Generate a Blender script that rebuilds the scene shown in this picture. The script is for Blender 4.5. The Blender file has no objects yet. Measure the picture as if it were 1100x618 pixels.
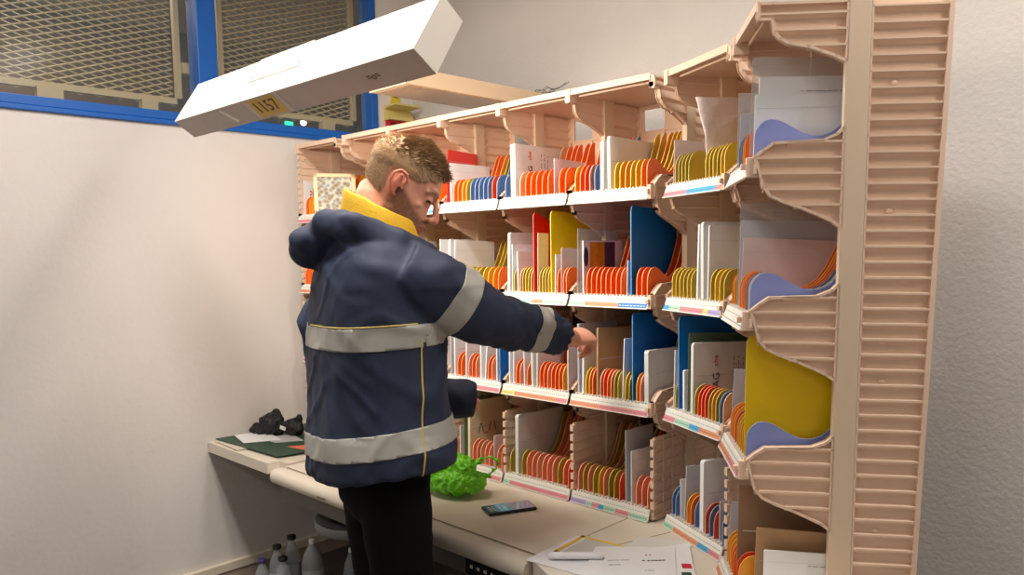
import bpy, bmesh, math, random
from mathutils import Vector, Matrix, noise
random.seed(7)
S = bpy.context.scene
COL = S.collection
PI = math.pi

# ------------------------------------------------------------------ helpers
def lin(c):
    return tuple(((x/255)/12.92 if x/255 <= .04045 else ((x/255+.055)/1.055)**2.4) for x in c) + (1.0,)

MATS = {}
def mat(name, rgb, rough=.5, metal=0, bump=0, bscale=60, var=0, vscale=8, coat=0, trans=0, spec=.5, emit=None, estr=0, sss=0):
    if name in MATS: return MATS[name]
    m = bpy.data.materials.new(name); m.use_nodes = True
    nt = m.node_tree; b = nt.nodes['Principled BSDF']
    b.inputs['Base Color'].default_value = lin(rgb)
    b.inputs['Roughness'].default_value = rough
    b.inputs['Metallic'].default_value = metal
    b.inputs['Specular IOR Level'].default_value = spec
    if coat: b.inputs['Coat Weight'].default_value = coat
    if sss:
        b.inputs['Subsurface Weight'].default_value = sss; b.inputs['Subsurface Scale'].default_value = .01
        b.inputs['Subsurface Radius'].default_value = (1, .3, .15)
    if emit:
        b.inputs['Emission Color'].default_value = lin(emit); b.inputs['Emission Strength'].default_value = estr
    tc = nt.nodes.new('ShaderNodeTexCoord')
    if var:
        n = nt.nodes.new('ShaderNodeTexNoise'); n.inputs['Scale'].default_value = vscale; n.inputs['Detail'].default_value = 4
        nt.links.new(tc.outputs['Object'], n.inputs['Vector'])
        r = nt.nodes.new('ShaderNodeMixRGB'); r.blend_type = 'MIX'
        d = tuple(max(0, c*(1-var)) for c in rgb); l = tuple(min(255, c*(1+var*.6)) for c in rgb)
        r.inputs[1].default_value = lin(d); r.inputs[2].default_value = lin(l)
        nt.links.new(n.outputs['Fac'], r.inputs[0]); nt.links.new(r.outputs[0], b.inputs['Base Color'])
    if bump:
        n = nt.nodes.new('ShaderNodeTexNoise'); n.inputs['Scale'].default_value = bscale; n.inputs['Detail'].default_value = 3
        nt.links.new(tc.outputs['Object'], n.inputs['Vector'])
        bp = nt.nodes.new('ShaderNodeBump'); bp.inputs['Strength'].default_value = bump; bp.inputs['Distance'].default_value = .004
        nt.links.new(n.outputs['Fac'], bp.inputs['Height']); nt.links.new(bp.outputs[0], b.inputs['Normal'])
    MATS[name] = m
    return m

def thin_mat(name, tint, alpha, rough=.15):
    """thin clear sheet: transparent mixed with glossy/diffuse"""
    if name in MATS: return MATS[name]
    m = bpy.data.materials.new(name); m.use_nodes = True
    nt = m.node_tree; b = nt.nodes['Principled BSDF']
    b.inputs['Base Color'].default_value = lin(tint); b.inputs['Roughness'].default_value = rough
    b.inputs['Alpha'].default_value = alpha
    MATS[name] = m
    return m

class MB:
    """collects geometry for ONE mesh object"""
    def __init__(s): s.v = []; s.f = []; s.m = []; s.sm = []
    def add(s, vs, fs, mi=0, smooth=False):
        o = len(s.v); s.v += [tuple(v) for v in vs]
        for f in fs: s.f.append([i+o for i in f]); s.m.append(mi); s.sm.append(smooth)
    def box(s, x0, x1, y0, y1, z0, z1, mi=0, M=None):
        vs = [(x, y, z) for x in (x0, x1) for y in (y0, y1) for z in (z0, z1)]
        if M: vs = [M @ Vector(v) for v in vs]
        s.add(vs, [(0,1,3,2),(4,6,7,5),(0,4,5,1),(2,3,7,6),(0,2,6,4),(1,5,7,3)], mi)
    def prism(s, poly, h0, h1, axis='x', mi=0, mside=None, M=None, smooth=False):
        """poly in the plane perpendicular to axis, extruded h0..h1. axis x: poly=(y,z); y: (x,z); z: (x,y)"""
        def p(a, b, h): return {'x': (h, a, b), 'y': (a, h, b), 'z': (a, b, h)}[axis]
        n = len(poly)
        vs = [p(a, b, h0) for a, b in poly] + [p(a, b, h1) for a, b in poly]
        if M: vs = [M @ Vector(v) for v in vs]
        s.add(vs, [list(range(n))[::-1], [n+i for i in range(n)]], mi)
        s.add(vs, [(i, (i+1) % n, n+(i+1) % n, n+i) for i in range(n)], mi if mside is None else mside, smooth)
    def rings(s, rs, mi=0, smooth=True, cap=True, closed=False):
        n = len(rs[0]); vs = [p for r in rs for p in r]; fs = []
        k = len(rs) if closed else len(rs)-1
        for i in range(k):
            for j in range(n):
                a = i*n+j; b = i*n+(j+1) % n; c = ((i+1) % len(rs))*n
                fs.append((a, b, c+(j+1) % n, c+j))
        s.add(vs, fs, mi, smooth)
        if cap and not closed:
            s.add(rs[0], [list(range(n))[::-1]], mi, smooth); s.add(rs[-1], [list(range(n))], mi, smooth)
    def tube(s, pts, rad, n=12, mi=0, round_caps=True, flat=1.0, up=None):
        pts = [Vector(p) for p in pts]
        if not hasattr(rad, '__len__'): rad = [rad]*len(pts)
        P = list(pts); Rr = list(rad)
        if round_caps:
            d0 = (pts[0]-pts[1]).normalized(); d1 = (pts[-1]-pts[-2]).normalized()
            P = [pts[0]+d0*rad[0]*.85, pts[0]+d0*rad[0]*.5] + pts + [pts[-1]+d1*rad[-1]*.5, pts[-1]+d1*rad[-1]*.85]
            Rr = [rad[0]*.4, rad[0]*.85] + list(rad) + [rad[-1]*.85, rad[-1]*.4]
        prev = Vector(up) if up else None; rs = []
        for i, p in enumerate(P):
            t = (P[min(i+1, len(P)-1)]-P[max(i-1, 0)]).normalized()
            if prev is None:
                a = Vector((0, 0, 1)) if abs(t.z) < .9 else Vector((1, 0, 0))
            else: a = prev
            a = (a - t*a.dot(t)); a = a.normalized() if a.length > 1e-6 else t.orthogonal().normalized()
            prev = a; b = t.cross(a)
            rs.append([p + a*(math.cos(2*PI*k/n)*Rr[i]*flat) + b*(math.sin(2*PI*k/n)*Rr[i]) for k in range(n)])
        s.rings(rs, mi)
    def lathe(s, prof, c=(0,0,0), n=24, mi=0, smooth=True):
        rs = [[(c[0]+r*math.cos(2*PI*k/n), c[1]+r*math.sin(2*PI*k/n), c[2]+z) for k in range(n)] for r, z in prof]
        s.rings(rs, mi, smooth)
    def ball(s, c, r, sc=(1,1,1), n=16, m=10, mi=0, M=None):
        rs = []
        for i in range(m+1):
            a = -PI/2 + PI*i/m
            q = max(.02, math.cos(a))
            rs.append([Vector((r*sc[0]*q*math.cos(2*PI*k/n), r*sc[1]*q*math.sin(2*PI*k/n), r*sc[2]*math.sin(a))) for k in range(n)])
        rs = [[(M @ p if M else p) + Vector(c) for p in ring] for ring in rs]
        s.rings(rs, mi)
    def mesh(s, name):
        me = bpy.data.meshes.new(name); me.from_pydata(s.v, [], s.f)
        me.polygons.foreach_set('material_index', s.m); me.polygons.foreach_set('use_smooth', s.sm)
        me.update()
        bm = bmesh.new(); bm.from_mesh(me); bmesh.ops.recalc_face_normals(bm, faces=bm.faces); bm.to_mesh(me); bm.free()
        return me
    def build(s, name, mats, parent=None, bevel=0):
        me = s.mesh(name)
        for m in (mats if isinstance(mats, (list, tuple)) else [mats]): me.materials.append(m)
        return link(name, me, parent, bevel)

def link(name, me, parent=None, bevel=0):
    o = bpy.data.objects.new(name, me); COL.objects.link(o)
    if parent: o.parent = parent
    if bevel:
        b = o.modifiers.new('bevel', 'BEVEL'); b.width = bevel; b.segments = 2; b.limit_method = 'ANGLE'; b.angle_limit = .7
    return o

def tag(o, label, cat, group=None):
    o['label'] = label; o['category'] = cat
    if group: o['group'] = group
    return o
def empty(name, loc, rz=0, label=None, cat=None, group=None):
    o = bpy.data.objects.new(name, None); COL.objects.link(o); o.location = loc; o.rotation_euler = (0, 0, rz)
    o.empty_display_size = .05
    if label: tag(o, label, cat, group)
    return o
def struct(o): o['kind'] = 'structure'; return o

def text_mesh(txt, size, name='printed_text', ext=.0003):
    c = bpy.data.curves.new(name, 'FONT'); c.body = txt; c.size = size; c.extrude = ext; c.resolution_u = 2
    c.align_x = 'CENTER'; c.align_y = 'CENTER'
    o = bpy.data.objects.new(name, c); COL.objects.link(o)
    bpy.context.view_layer.update()
    me = bpy.data.meshes.new_from_object(o.evaluated_get(bpy.context.evaluated_depsgraph_get()))
    bpy.data.objects.remove(o); bpy.data.curves.remove(c)
    return me

def remeshed(mb, name, voxel, smooth=4, sfac=.5, disp=None):
    me = mb.mesh(name); o = bpy.data.objects.new(name, me); COL.objects.link(o)
    r = o.modifiers.new('r', 'REMESH'); r.mode = 'VOXEL'; r.voxel_size = voxel; r.use_smooth_shade = True
    if smooth:
        sm = o.modifiers.new('s', 'SMOOTH'); sm.iterations = smooth; sm.factor = sfac
    bpy.context.view_layer.update()
    out = bpy.data.meshes.new_from_object(o.evaluated_get(bpy.context.evaluated_depsgraph_get()))
    bpy.data.objects.remove(o); out.name = name
    if disp:
        nrm = [v.normal.copy() for v in out.vertices]
        for v, n_ in zip(out.vertices, nrm): v.co += n_*disp(v.co)
    for p in out.polygons: p.use_smooth = True
    return out

# ------------------------------------------------------------------ materials
wallm = mat('painted_plaster', (222, 215, 209), .75, bump=.35, bscale=45, var=.03, vscale=3)
wallb = mat('textured_wall', (205, 199, 193), .8, bump=.6, bscale=70, var=.03, vscale=5)
plast = mat('beige_plastic', (232, 201, 176), .42, bump=.05, bscale=150, var=.04, vscale=5)
plast_strip = mat('beige_metal_post', (220, 196, 168), .45, var=.03, vscale=4)
white_rail = mat('white_rail', (240, 237, 230), .4)
desk_m = mat('worktop_laminate', (226, 217, 200), .5, var=.05, vscale=6, bump=.05, bscale=200)
desk_e = mat('worktop_edge', (216, 206, 188), .42)
crease = mat('dirt_line', (120, 108, 92), .8)
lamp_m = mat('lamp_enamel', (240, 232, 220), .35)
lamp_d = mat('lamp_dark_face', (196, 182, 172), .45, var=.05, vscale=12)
blue_m = mat('blue_frame_paint', (10, 92, 178), .4)
beige_m = mat('grille_paint', (176, 156, 112), .5)
black = mat('black_rubber', (14, 14, 15), .5)
floor_m = mat('floor_lino', (84, 76, 70), .5, var=.1, vscale=10)

# ------------------------------------------------------------------ camera
cam = bpy.data.cameras.new('camera'); co = bpy.data.objects.new('camera', cam); COL.objects.link(co); S.camera = co
Rw = Matrix(((.71726, -.04640, .69527), (.69658, .07184, -.71382), (-.01683, .99634, .08386)))
co.matrix_world = Matrix.Translation((0, 0, 1.45)) @ Rw.to_4x4()
cam.sensor_width = 36; cam.lens = 36*835/1100; cam.shift_y = (340-309)/1100
cam.clip_start = .05

# ------------------------------------------------------------------ room shell
WU, WV = -3.25, 2.62
CEIL = 3.0
def sbox(name, m, *a, **k):
    b = MB(); b.box(*a); return struct(b.build(name, m, **k))
sbox('floor', floor_m, -5.6, 2.4, -2.8, 4.3, -.1, 0)
sbox('ceiling', mat('ceiling_white', (230, 228, 222), .8), -5.6, 2.4, -2.8, 4.3, CEIL, CEIL+.1)
# left wall: solid below the window band, right of it full height
b = MB(); b.box(WU-.12, WU, -2.8, 2.39, 0, 1.988); b.box(WU-.12, WU, 2.39, 4.2, 0, CEIL); b.box(WU-.12, WU, -2.8, 2.39, 2.86, CEIL)
struct(b.build('wall_left', wallm))
sbox('wall_back', wallb, WU, 2.4, WV, WV+.1, 0, CEIL)
sbox('wall_right', wallm, 2.3, 2.4, -2.8, WV, 0, CEIL)
sbox('wall_front', wallm, -5.6, 2.3, -2.9, -2.8, 0, CEIL)
# corridor beyond the windows
corr = mat('corridor_wall', (118, 88, 58), .8, var=.1, vscale=2)
sbox('wall_corridor', corr, -5.6, -5.5, -2.8, 4.3, 0, CEIL)
b = MB(); b.box(-5.5, WU, 4.2, 4.3, 0, CEIL); struct(b.build('wall_corridor_end', corr))
b = MB(); b.box(WU, WU+.025, -2.8, WV, .065, .10, 0); b.box(WU, WU+.018, -2.8, WV, 0, .065, 1)
struct(b.build('baseboard_left', [mat('skirting_cap', (226, 212, 192), .5), mat('skirting_face', (176, 156, 138), .5)]))

# windows with blue frames
b = MB()
b.box(WU-.09, WU+.012, -2.8, 2.39, 1.986, 2.006); b.box(WU-.10, WU+.004, -2.8, 2.39, 2.006, 2.042)
b.box(WU-.09, WU+.012, -2.8, 2.39, 2.82, 2.862)
b.box(WU-.08, WU+.012, 1.477, 1.562, 2.042, 2.82); b.box(WU-.08, WU+.012, 2.352, 2.39, 2.006, 2.82)
b.box(WU-.08, WU+.012, -.70, -.62, 2.042, 2.82)
struct(b.build('trim_1', blue_m, bevel=.004))
glass = thin_mat('window_glass', (200, 215, 215), .06, .12)
for i, (a, c) in enumerate(((-.62, 1.477), (1.562, 2.352))):
    sbox('window_%d' % (i+1), glass, WU-.045, WU-.041, a, c, 2.042, 2.82)
def grille(v0, v1, lugs, sides, label):
    g = empty('security_grille', (WU-.12, (v0+v1)/2, 2.09), 0, label, 'grille', 'expanded metal grilles behind the blue windows')
    u = WU-.12; o = (u, (v0+v1)/2, 2.09)
    f = MB(); t = .012; z0, z1 = 2.095, 2.80
    for a in ((v0, v1, z0, z0+.025), (v0, v1, z1-.025, z1), (v0, v0+.022, z0, z1), (v1-.022, v1, z0, z1)):
        f.box(-t, t, a[0]-o[1], a[1]-o[1], a[2]-o[2], a[3]-o[2])
    f.build('grille_frame', beige_m, g)
    m = MB(); dv, dz = .073, .0125; rows = int((z1-z0)/dz)
    for r in range(rows+1):
        zc = z0+r*dz; n = int((v1-v0)/(dv/2)); sgn = 1 if r % 2 else -1
        for k in range(n):
            va = v0+k*dv/2; vb = va+dv/2
            za = zc+(dz/2 if (k % 2) == 0 else -dz/2)*sgn; zb = zc-(dz/2 if (k % 2) == 0 else -dz/2)*sgn
            w = .0029
            m.add([(.004, va-o[1], za-w-o[2]), (.004, vb-o[1], zb-w-o[2]), (-.004, vb-o[1], zb+w-o[2]), (-.004, va-o[1], za+w-o[2]),
                   (.0065, va-o[1], za-w-o[2]+.002), (.0065, vb-o[1], zb-w-o[2]+.002), (-.0015, vb-o[1], zb+w-o[2]+.002), (-.0015, va-o[1], za+w-o[2]+.002)],
                  [(0,1,2,3),(4,7,6,5),(0,4,5,1),(3,2,6,7)])
    m.build('expanded_mesh', beige_m, g)
    for (a, c) in lugs:
        q = MB(); q.box(-.005, .03, a-o[1], c-o[1], 2.04-o[2], 2.10-o[2]); q.build('fixing_lug', beige_m, g)
    for (a, c, za) in sides:
        q = MB(); q.box(-.005, .03, a-o[1], c-o[1], za-o[2], za+.045-o[2]); q.build('fixing_lug', beige_m, g)
grille(-.55, 1.455, [(.90, .99), (1.28, 1.345), (.2, .28)], [(1.455, 1.53, 2.225)], 'long beige expanded metal grille behind the left window, above the white wall')
grille(1.625, 2.34, [(1.70, 1.76), (2.13, 2.20)], [(1.56, 1.625, 2.225)], 'beige expanded metal grille right of the blue post, partly behind the lamp')
# grey strip (outer frame) seen between grille and blue post, part of the window reveal
b = MB(); b.box(WU-.13, WU-.10, 1.50, 1.54, 2.042, 2.82); struct(b.build('trim_2', mat('reveal_grey', (150, 145, 140), .6)))
# corridor exit sign and lamp
e = empty('exit_sign', (-5.05, 2.93, 2.36), 0, 'small green lit exit sign glowing in the corridor behind the grille', 'sign')
b = MB(); b.box(-.03, .02, -.06, .06, -.04, .05); b.build('sign_box', mat('sign_housing', (70, 90, 80), .5), e)
b = MB(); b.box(.021, .024, -.032, .032, -.025, .03); b.build('lit_panel', mat('exit_green', (20, 200, 120), .4, emit=(20, 230, 140), estr=3.0), e)
b = MB(); b.tube([(-.45, .03, .0), (0, .03, .0)], .01, 6); b.build('wall_arm', black, e)
e = empty('corridor_lamp', (-5.05, 3.06, 2.40), 0)
tag(e, 'small round white lamp glowing beside the green exit sign', 'lamp')
b = MB(); b.ball((0, 0, 0), .022); b.build('bulb', mat('bulb_glow', (255, 255, 250), .4, emit=(255, 255, 245), estr=5), e)
b = MB(); b.tube([(-.45, 0, .0), (-.03, 0, .0)], .008, 6); b.build('wall_arm', black, e)
# things on the left wall beyond the window
e = empty('wall_tray', (WU, 2.51, 2.15), 0, 'pale yellow small tray fixed to the wall above the red box', 'tray')
b = MB(); b.prism([(0, .04), (.10, .045), (.10, .037), (.012, .03), (.05, -.02), (.05, -.028), (0, -.03)], -.08, .08, 'y'); b.build('tray_body', mat('faded_yellow', (214, 196, 120), .5), e)
b = MB(); b.box(0, .012, -.025, .025, -.0, .085, 0); b.box(.012, .016, -.012, .012, .04, .062, 1)
o = b.build('wall_switch', [mat('switch_yellow', (222, 190, 50), .5), black]); o.location = (WU, 2.50, 2.20); tag(o, 'small yellow square with a black dot on the wall, above the yellow tray', 'switch')
b = MB(); b.box(0, .03, -.075, .075, -.05, .05, 0)
for k in range(3):
    b.box(.03, .034, -.062+.045*k, -.03+.045*k, -.035, .03, 1)
o = b.build('red_wall_box', [mat('red_box', (190, 14, 30), .5), mat('red_dark', (90, 8, 16), .5)]); o.location = (WU, 2.515, 2.08); tag(o, 'small red box on the wall just above the rack', 'box')

# ------------------------------------------------------------------ sorting rack
W = .303
ZT = 1.93
FL = [1.618, 1.306, .993, .681]       # shelf floors, top tier first
BR = [(-.0, .012), (.016, .026), (.036, .040), (.13, .044), (.158, .056), (.17, .068), (.17, -.128), (.153, -.116), (.125, -.103), (.095, -.09), (.06, -.078), (.033, -.065), (.018, -.048), (.013, -.03)]
BT = [(-.0, .0), (.027, -.0), (.17, -.0), (.17, -.115), (.15, -.105), (.12, -.093), (.097, -.085), (.06, -.078), (.043, -.068), (.032, -.055), (.027, -.03), (.0, -.03)]
def ycut(poly, z):
    """d interval of polygon at height z"""
    xs = []
    for i in range(len(poly)):
        a, c = poly[i], poly[(i+1) % len(poly)]
        if (a[1]-z)*(c[1]-z) < 0:
            xs.append(a[0]+(c[0]-a[0])*(z-a[1])/(c[1]-a[1]))
    return (min(xs), max(xs)) if len(xs) >= 2 else None
def outline(m, poly, x0, x1, w=.005, mi=0):
    """raised rim along a (y,z) polygon"""
    n = len(poly)
    for i in range(n):
        a = Vector(poly[i]); c = Vector(poly[(i+1) % n]); t = (c-a)
        if t.length < 1e-6: continue
        t.normalize(); nn = Vector((-t.y, t.x))*w/2; e = t*w*.3
        m.prism([tuple(a-e-nn), tuple(c+e-nn), tuple(c+e+nn), tuple(a-e+nn)], x0, x1, 'x', mi)
def bracket(poly, F, side, parent, deep=.009):
    """side: +1 = ribs on the +x face, -1 = both thin"""
    m = MB(); P = [(d, z+F) for d, z in poly]
    m.prism(P, -.003, .003, 'x')
    faces = ((1, deep), (-1, .002)) if side > 0 else ((1, .0025), (-1, .002))
    for sg, dp in faces:
        x0, x1 = (.003, .003+dp) if sg > 0 else (-.003-dp, -.003)
        outline(m, P, x0, x1, .0055)
        z = F - .115
        while z < F+.06:
            iv = ycut(P, z)
            if iv and iv[1]-iv[0] > .02:
                m.prism([(x0 if sg > 0 else x1, z-.008 if side > 0 else z-.003), (x1 if sg > 0 else x0, z-.001), (x1 if sg > 0 else x0, z+.003), (x0 if sg > 0 else x1, z+.0035)], iv[0]+.003, iv[1], 'y')
                if iv[0] < .03: m.box(-.006, .008, iv[0]-.004, iv[0]+.004, z-.006, z+.006)
            z += .0312
    return m.build('bracket', plast, parent, bevel=0)
def post(parent, x, taper=0):
    """rear upright: smooth strip and the ribbed rear panel behind it"""
    m = MB(); m.box(x-.006, x+.012, .168, .214, .655, ZT+.012)
    m.build('upright_post', plast_strip, parent, bevel=.002)
    m = MB(); m.prism([(.214, .655), (.366-taper, .655), (.366, ZT+.006), (.214, ZT+.006)], x-.004, x+.002, 'x')
    m.prism([(.357-taper, .655), (.366-taper, .655), (.366, ZT+.008), (.357, ZT+.008)], x+.002, x+.0125, 'x'); m.box(x+.002, x+.0115, .214, .218, .655, ZT+.006)
    z = .67
    while z < ZT:
        m.prism([(x+.002, z-.010), (x+.0115, z-.001), (x+.0115, z+.003), (x+.002, z+.004)], .214, .36-taper*(ZT-z)/(ZT-.655), 'y')
        m.box(x-.006, x-.004, .214, .36-taper*(ZT-z)/(ZT-.655)-.004, z-.001, z+.002)
        z += .0312
    for zz in (1.772, 1.522, 1.178, .866): m.ball((x+.003, .262, zz), .006, (.6, 1.3, .8), 10, 6)
    m.build('rear_side_panel', plast, parent)
def low_panel(parent, x, z0, z1, grid=False, d0=.004):
    m = MB(); m.box(x-.002, x+.002, d0+.004, .168, z0, z1)
    z = z0+.012
    while z < z1:
        m.box(x-.006, x+.006, d0-.005, d0+.012, z-.010, z+.010)
        m.prism([(x+.002, z-.018), (x+.005, z-.014), (x+.002, z+.010)], d0+.01, .168, 'y')
        z += .0312
    if grid:
        z = z0+.012
        while z < z1:
            m.box(x+.002, x+.008, d0, .168, z-.002, z+.0025); z += .0312
        for d in (.05, .10, .15): m.box(x+.002, x+.008, d-.002, d+.002, z0, z1)
    m.build('lower_side_panel', plast, parent)

PAST = [mat('label_white', (232, 232, 222), .5, var=.05, vscale=90), mat('label_mint', (170, 216, 190), .5, var=.06, vscale=120), mat('label_pink', (226, 140, 150), .5, var=.06, vscale=120),
        mat('label_blue', (70, 170, 215), .5, var=.06, vscale=120), mat('label_orange', (226, 150, 110), .5, var=.06, vscale=120), mat('label_lavender', (176, 160, 210), .5, var=.06, vscale=120),
        mat('label_yellow', (222, 214, 130), .5, var=.06, vscale=120), mat('label_strong_blue', (0, 120, 200), .5, var=.06, vscale=120), mat('label_ink', (110, 110, 120), .6)]
def lip(parent, F, segs, w=W, bare=False):
    th = math.radians(22)
    M = Matrix.Translation((0, -.004, F+.003)) @ Matrix.Rotation(-th, 4, 'X')
    r = MB(); r.box(.006, w-.004, -.0015, .0015, -.034, .002, M=M)
    r.box(.006, w-.004, -.003, .012, -.002, .001, M=M); r.box(.006, w-.004, -.004, .0015, -.0355, -.033, M=M)
    k = .02
    while k < w-.016:
        r.box(k, k+.005, -.004, .012, F+.001, F+.010); k += .0122
    rail = r.build('label_holder', white_rail, parent)
    if bare: return rail
    p = MB(); x = .007; tot = sum(s[1] for s in segs); L = w-.013
    p.box(.007, w-.006, -.0022, -.0016, -.0185, .0, 0, M=M)
    rnd = random.Random(int(F*1000)+len(segs))
    for c, q in segs:
        x1 = x+L*q/tot
        p.box(x, x1-.0006, -.0023, -.0016, -.0325, -.0187, c, M=M)
        y = x+.003
        while y < x1-.008:
            l = rnd.uniform(.004, .009); p.box(y, y+l, -.0026, -.0022, -.027, -.0252, 8 if c != 7 else 0, M=M); y += l+.003
        x = x1
    y = .018
    while y < w-.016:
        l = rnd.uniform(.003, .006); p.box(y, y+l, -.0025, -.0021, -.010, -.0085, 8, M=M); y += l+.004
    p.build('paper_label', PAST, rail)
    return rail

RACKN = 0
def rack_bay(loc, rz, label, segs, right_side=False, left_full=False, cut=None, lean=0.0, w=W, bare=(), right_low=True, left_low=True, low_grid=False, taper=0):
    e = empty('sorting_rack', loc, rz, label, 'rack', 'bays of the sorting rack'); e.rotation_euler = (lean, 0, rz)
    bracket(BT, ZT, 0, e)
    for F in FL[:3]: bracket(BR, F, 0, e)
    post(e, 0, taper)
    if left_full: low_panel(e, 0, .655, ZT-.02, d0=.004)
    elif left_low: low_panel(e, 0, .655, .90)
    if right_side:
        n0 = len(e.children)
        for o in (bracket(BT, ZT, 1, e), *[bracket(BR, F, 1, e) for F in FL[:3]]): o.location.x = w
        post(e, w, taper)
        if right_low: low_panel(e, w, .655, .90, grid=low_grid)
        # hinge clips at the nose of each bracket
        for F in FL[:3]:
            m = MB(); m.box(w-.004, w+.008, -.016, .010, F-.028, F+.012); m.box(w-.006, w+.004, -.026, -.012, F-.012, F+.0)
            m.box(w+.008, w+.012, -.002, .004, F-.022, F-.004)
            m.build('hinge_clip', plast, e, bevel=.001)
    # top shelf
    m = MB(); m.box(0, w, 0, .366, ZT-.002, ZT+.006); m.box(.003, w-.003, -.002, .006, ZT-.008, ZT+.010); m.box(.02, w-.012, .026, .031, ZT-.012, ZT-.002)
    m.box(-.008, .010, -.006, .03, ZT-.030, ZT+.010)
    m.build('top_shelf', plast, e)
    for i, F in enumerate(FL):
        m = MB(); m.box(.004, w-.004, .004, .358-taper, F-.006, F)
        m.box(.004, w-.004, .004, .010, F-.012, F-.006); m.box(.004, w-.004, .10, .104, F-.014, F-.006)
        if F < .7: m.box(.004, w-.004, .006, .01, .652, F-.006)
        k = .018
        while k < w-.01:
            m.box(k, k+.0015, .012, .35-taper, F, F+.004); k += .0122
        m.build('shelf', plast, e)
        lip(e, F, segs[i] if segs else [(0, 1)], w, bare=(i in bare))
    # back panel made of boards, window openings at the top
    m = MB(); z = 1.29
    while z < ZT-.01:
        zn = min(z+.052, ZT)
        if cut and zn > 1.845: break
        m.box(.004, w-.004, .360-taper*(ZT-z)/1.27, .365-taper*(ZT-z)/1.27, z+.0012, zn)
        z = zn
    m.box(.004, w-.004, .365-taper*.5, .367-taper*.5, 1.29, 1.84)
    q = MB(); q.box(.004, w-.004, .359-taper, .363-taper, .66, 1.285); q.build('shaded_back_board', mat('back_board_shade', (74, 48, 40), .7), e)  # shade inside the lower rows is painted into this board's dark brown
    if cut:
        m.box(.004, cut[0], .360, .367, 1.84, ZT); m.box(cut[1], w-.004, .360, .367, 1.84, ZT); m.box(cut[0], cut[1], .360, .3665, 1.915, ZT); m.box(cut[0], cut[1], .360, .3645, z, 1.845)
    m.build('back_panel', plast, e)
    return e

# label colour segments (material index, width)
SEG1 = [(1, 3), (0, 1), (1, 2), (2, .6)]; SEG1b = [(4, 2), (4, 2), (3, .7)]; SEG2 = [(1, 2), (2, 1), (6, 1), (1, 1.5)]
bays = {}
U0 = -1.262
def seg(*a): return list(a)
main = {
 'M1': [seg((1, 3), (1, 2), (0, 1)), seg((1, 1), (4, 2), (7, 1.6)), seg((4, 2), (2, 3)), seg((5, 2.2), (1, .8), (2, .9), (3, .8), (1, 1.6), (2, 1.8), (1, 2.4))],
 'M2': [seg((1, 2), (0, 2), (1, 1)), seg((1, 3), (4, 1), (1, 2)), seg((6, 1.3), (4, 2), (4, 2), (2, 1)), seg((1, .6), (2, 5))],
 'M3': [seg((0, 1), (1, 3), (0, 1)), seg((1, 3), (4, 1)), seg((4, 1), (2, 2), (2, 2)), seg((1, 3), (2, 1))],
 'M4': [seg((4, 2), (4, 1), (3, .6)), seg((1, 2), (0, 2)), seg((2, 2), (4, 2)), seg((1, 2), (2, 1))],
 'M5': [seg((1, 2), (2, 1)), seg((1, 2), (0, 2)), seg((2, 2), (4, 2)), seg((1, 2), (2, 1))],
}
names = {'M1': 'beige plastic rack bay with the blue upright sheet in its second row, before the bend',
         'M2': 'beige plastic rack bay holding the red and the yellow upright sheets',
         'M3': 'beige plastic rack bay with the row of blue dividers on its top shelf',
         'M4': 'beige plastic rack bay just behind the face of the man',
         'M5': 'beige plastic rack bay hidden behind the head and back of the man'}
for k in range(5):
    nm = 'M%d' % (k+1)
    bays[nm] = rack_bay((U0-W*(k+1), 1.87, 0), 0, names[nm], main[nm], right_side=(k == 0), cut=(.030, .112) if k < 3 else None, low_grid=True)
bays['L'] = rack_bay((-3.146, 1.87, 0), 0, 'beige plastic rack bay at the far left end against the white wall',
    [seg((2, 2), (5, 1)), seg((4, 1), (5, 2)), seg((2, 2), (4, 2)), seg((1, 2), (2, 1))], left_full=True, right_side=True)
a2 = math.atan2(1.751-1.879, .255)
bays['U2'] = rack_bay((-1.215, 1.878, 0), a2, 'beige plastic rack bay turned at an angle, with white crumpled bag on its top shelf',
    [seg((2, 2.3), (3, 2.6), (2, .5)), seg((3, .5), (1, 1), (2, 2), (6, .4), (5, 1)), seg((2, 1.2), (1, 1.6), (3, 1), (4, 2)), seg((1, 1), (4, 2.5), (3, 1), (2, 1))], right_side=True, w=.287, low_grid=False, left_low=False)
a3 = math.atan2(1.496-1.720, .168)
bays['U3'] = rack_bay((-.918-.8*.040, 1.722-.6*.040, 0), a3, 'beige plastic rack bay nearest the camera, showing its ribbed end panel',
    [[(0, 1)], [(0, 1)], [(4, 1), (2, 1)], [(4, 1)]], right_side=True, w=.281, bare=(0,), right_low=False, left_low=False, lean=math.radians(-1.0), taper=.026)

# ------------------------------------------------------------------ dividers
DC = {'orange': (250, 112, 22), 'red-orange': (240, 72, 24), 'salmon': (246, 150, 108), 'amber': (242, 160, 24), 'yellow': (226, 186, 28), 'olive': (186, 158, 34),
      'slate blue': (92, 124, 176), 'lilac blue': (134, 146, 206), 'brick red': (220, 84, 50), 'tan': (232, 166, 116), 'cream': (226, 214, 170)}
DIVP = [(.0, .0), (0, .05), (.003, .064), (.010, .076), (.020, .084), (.032, .087), (.046, .085), (.060, .079), (.075, .070), (.092, .060), (.112, .053), (.134, .053), (.152, .060), (.166, .072), (.182, .095), (.198, .130), (.214, .170), (.228, .186), (.24, .186), (.24, 0)]
TALL = [(0, 0), (0, .252), (.004, .260), (.012, .264), (.03, .258), (.06, .245), (.10, .232), (.14, .222), (.16, .205), (.166, .18), (.168, .12), (.166, .07), (.15, .03), (.13, 0)]
TALLB = [(0, 0), (0, .252), (.004, .262), (.012, .266), (.19, .255), (.225, .235), (.24, .2), (.245, .15), (.245, .0)]
dmesh = {}
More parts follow.
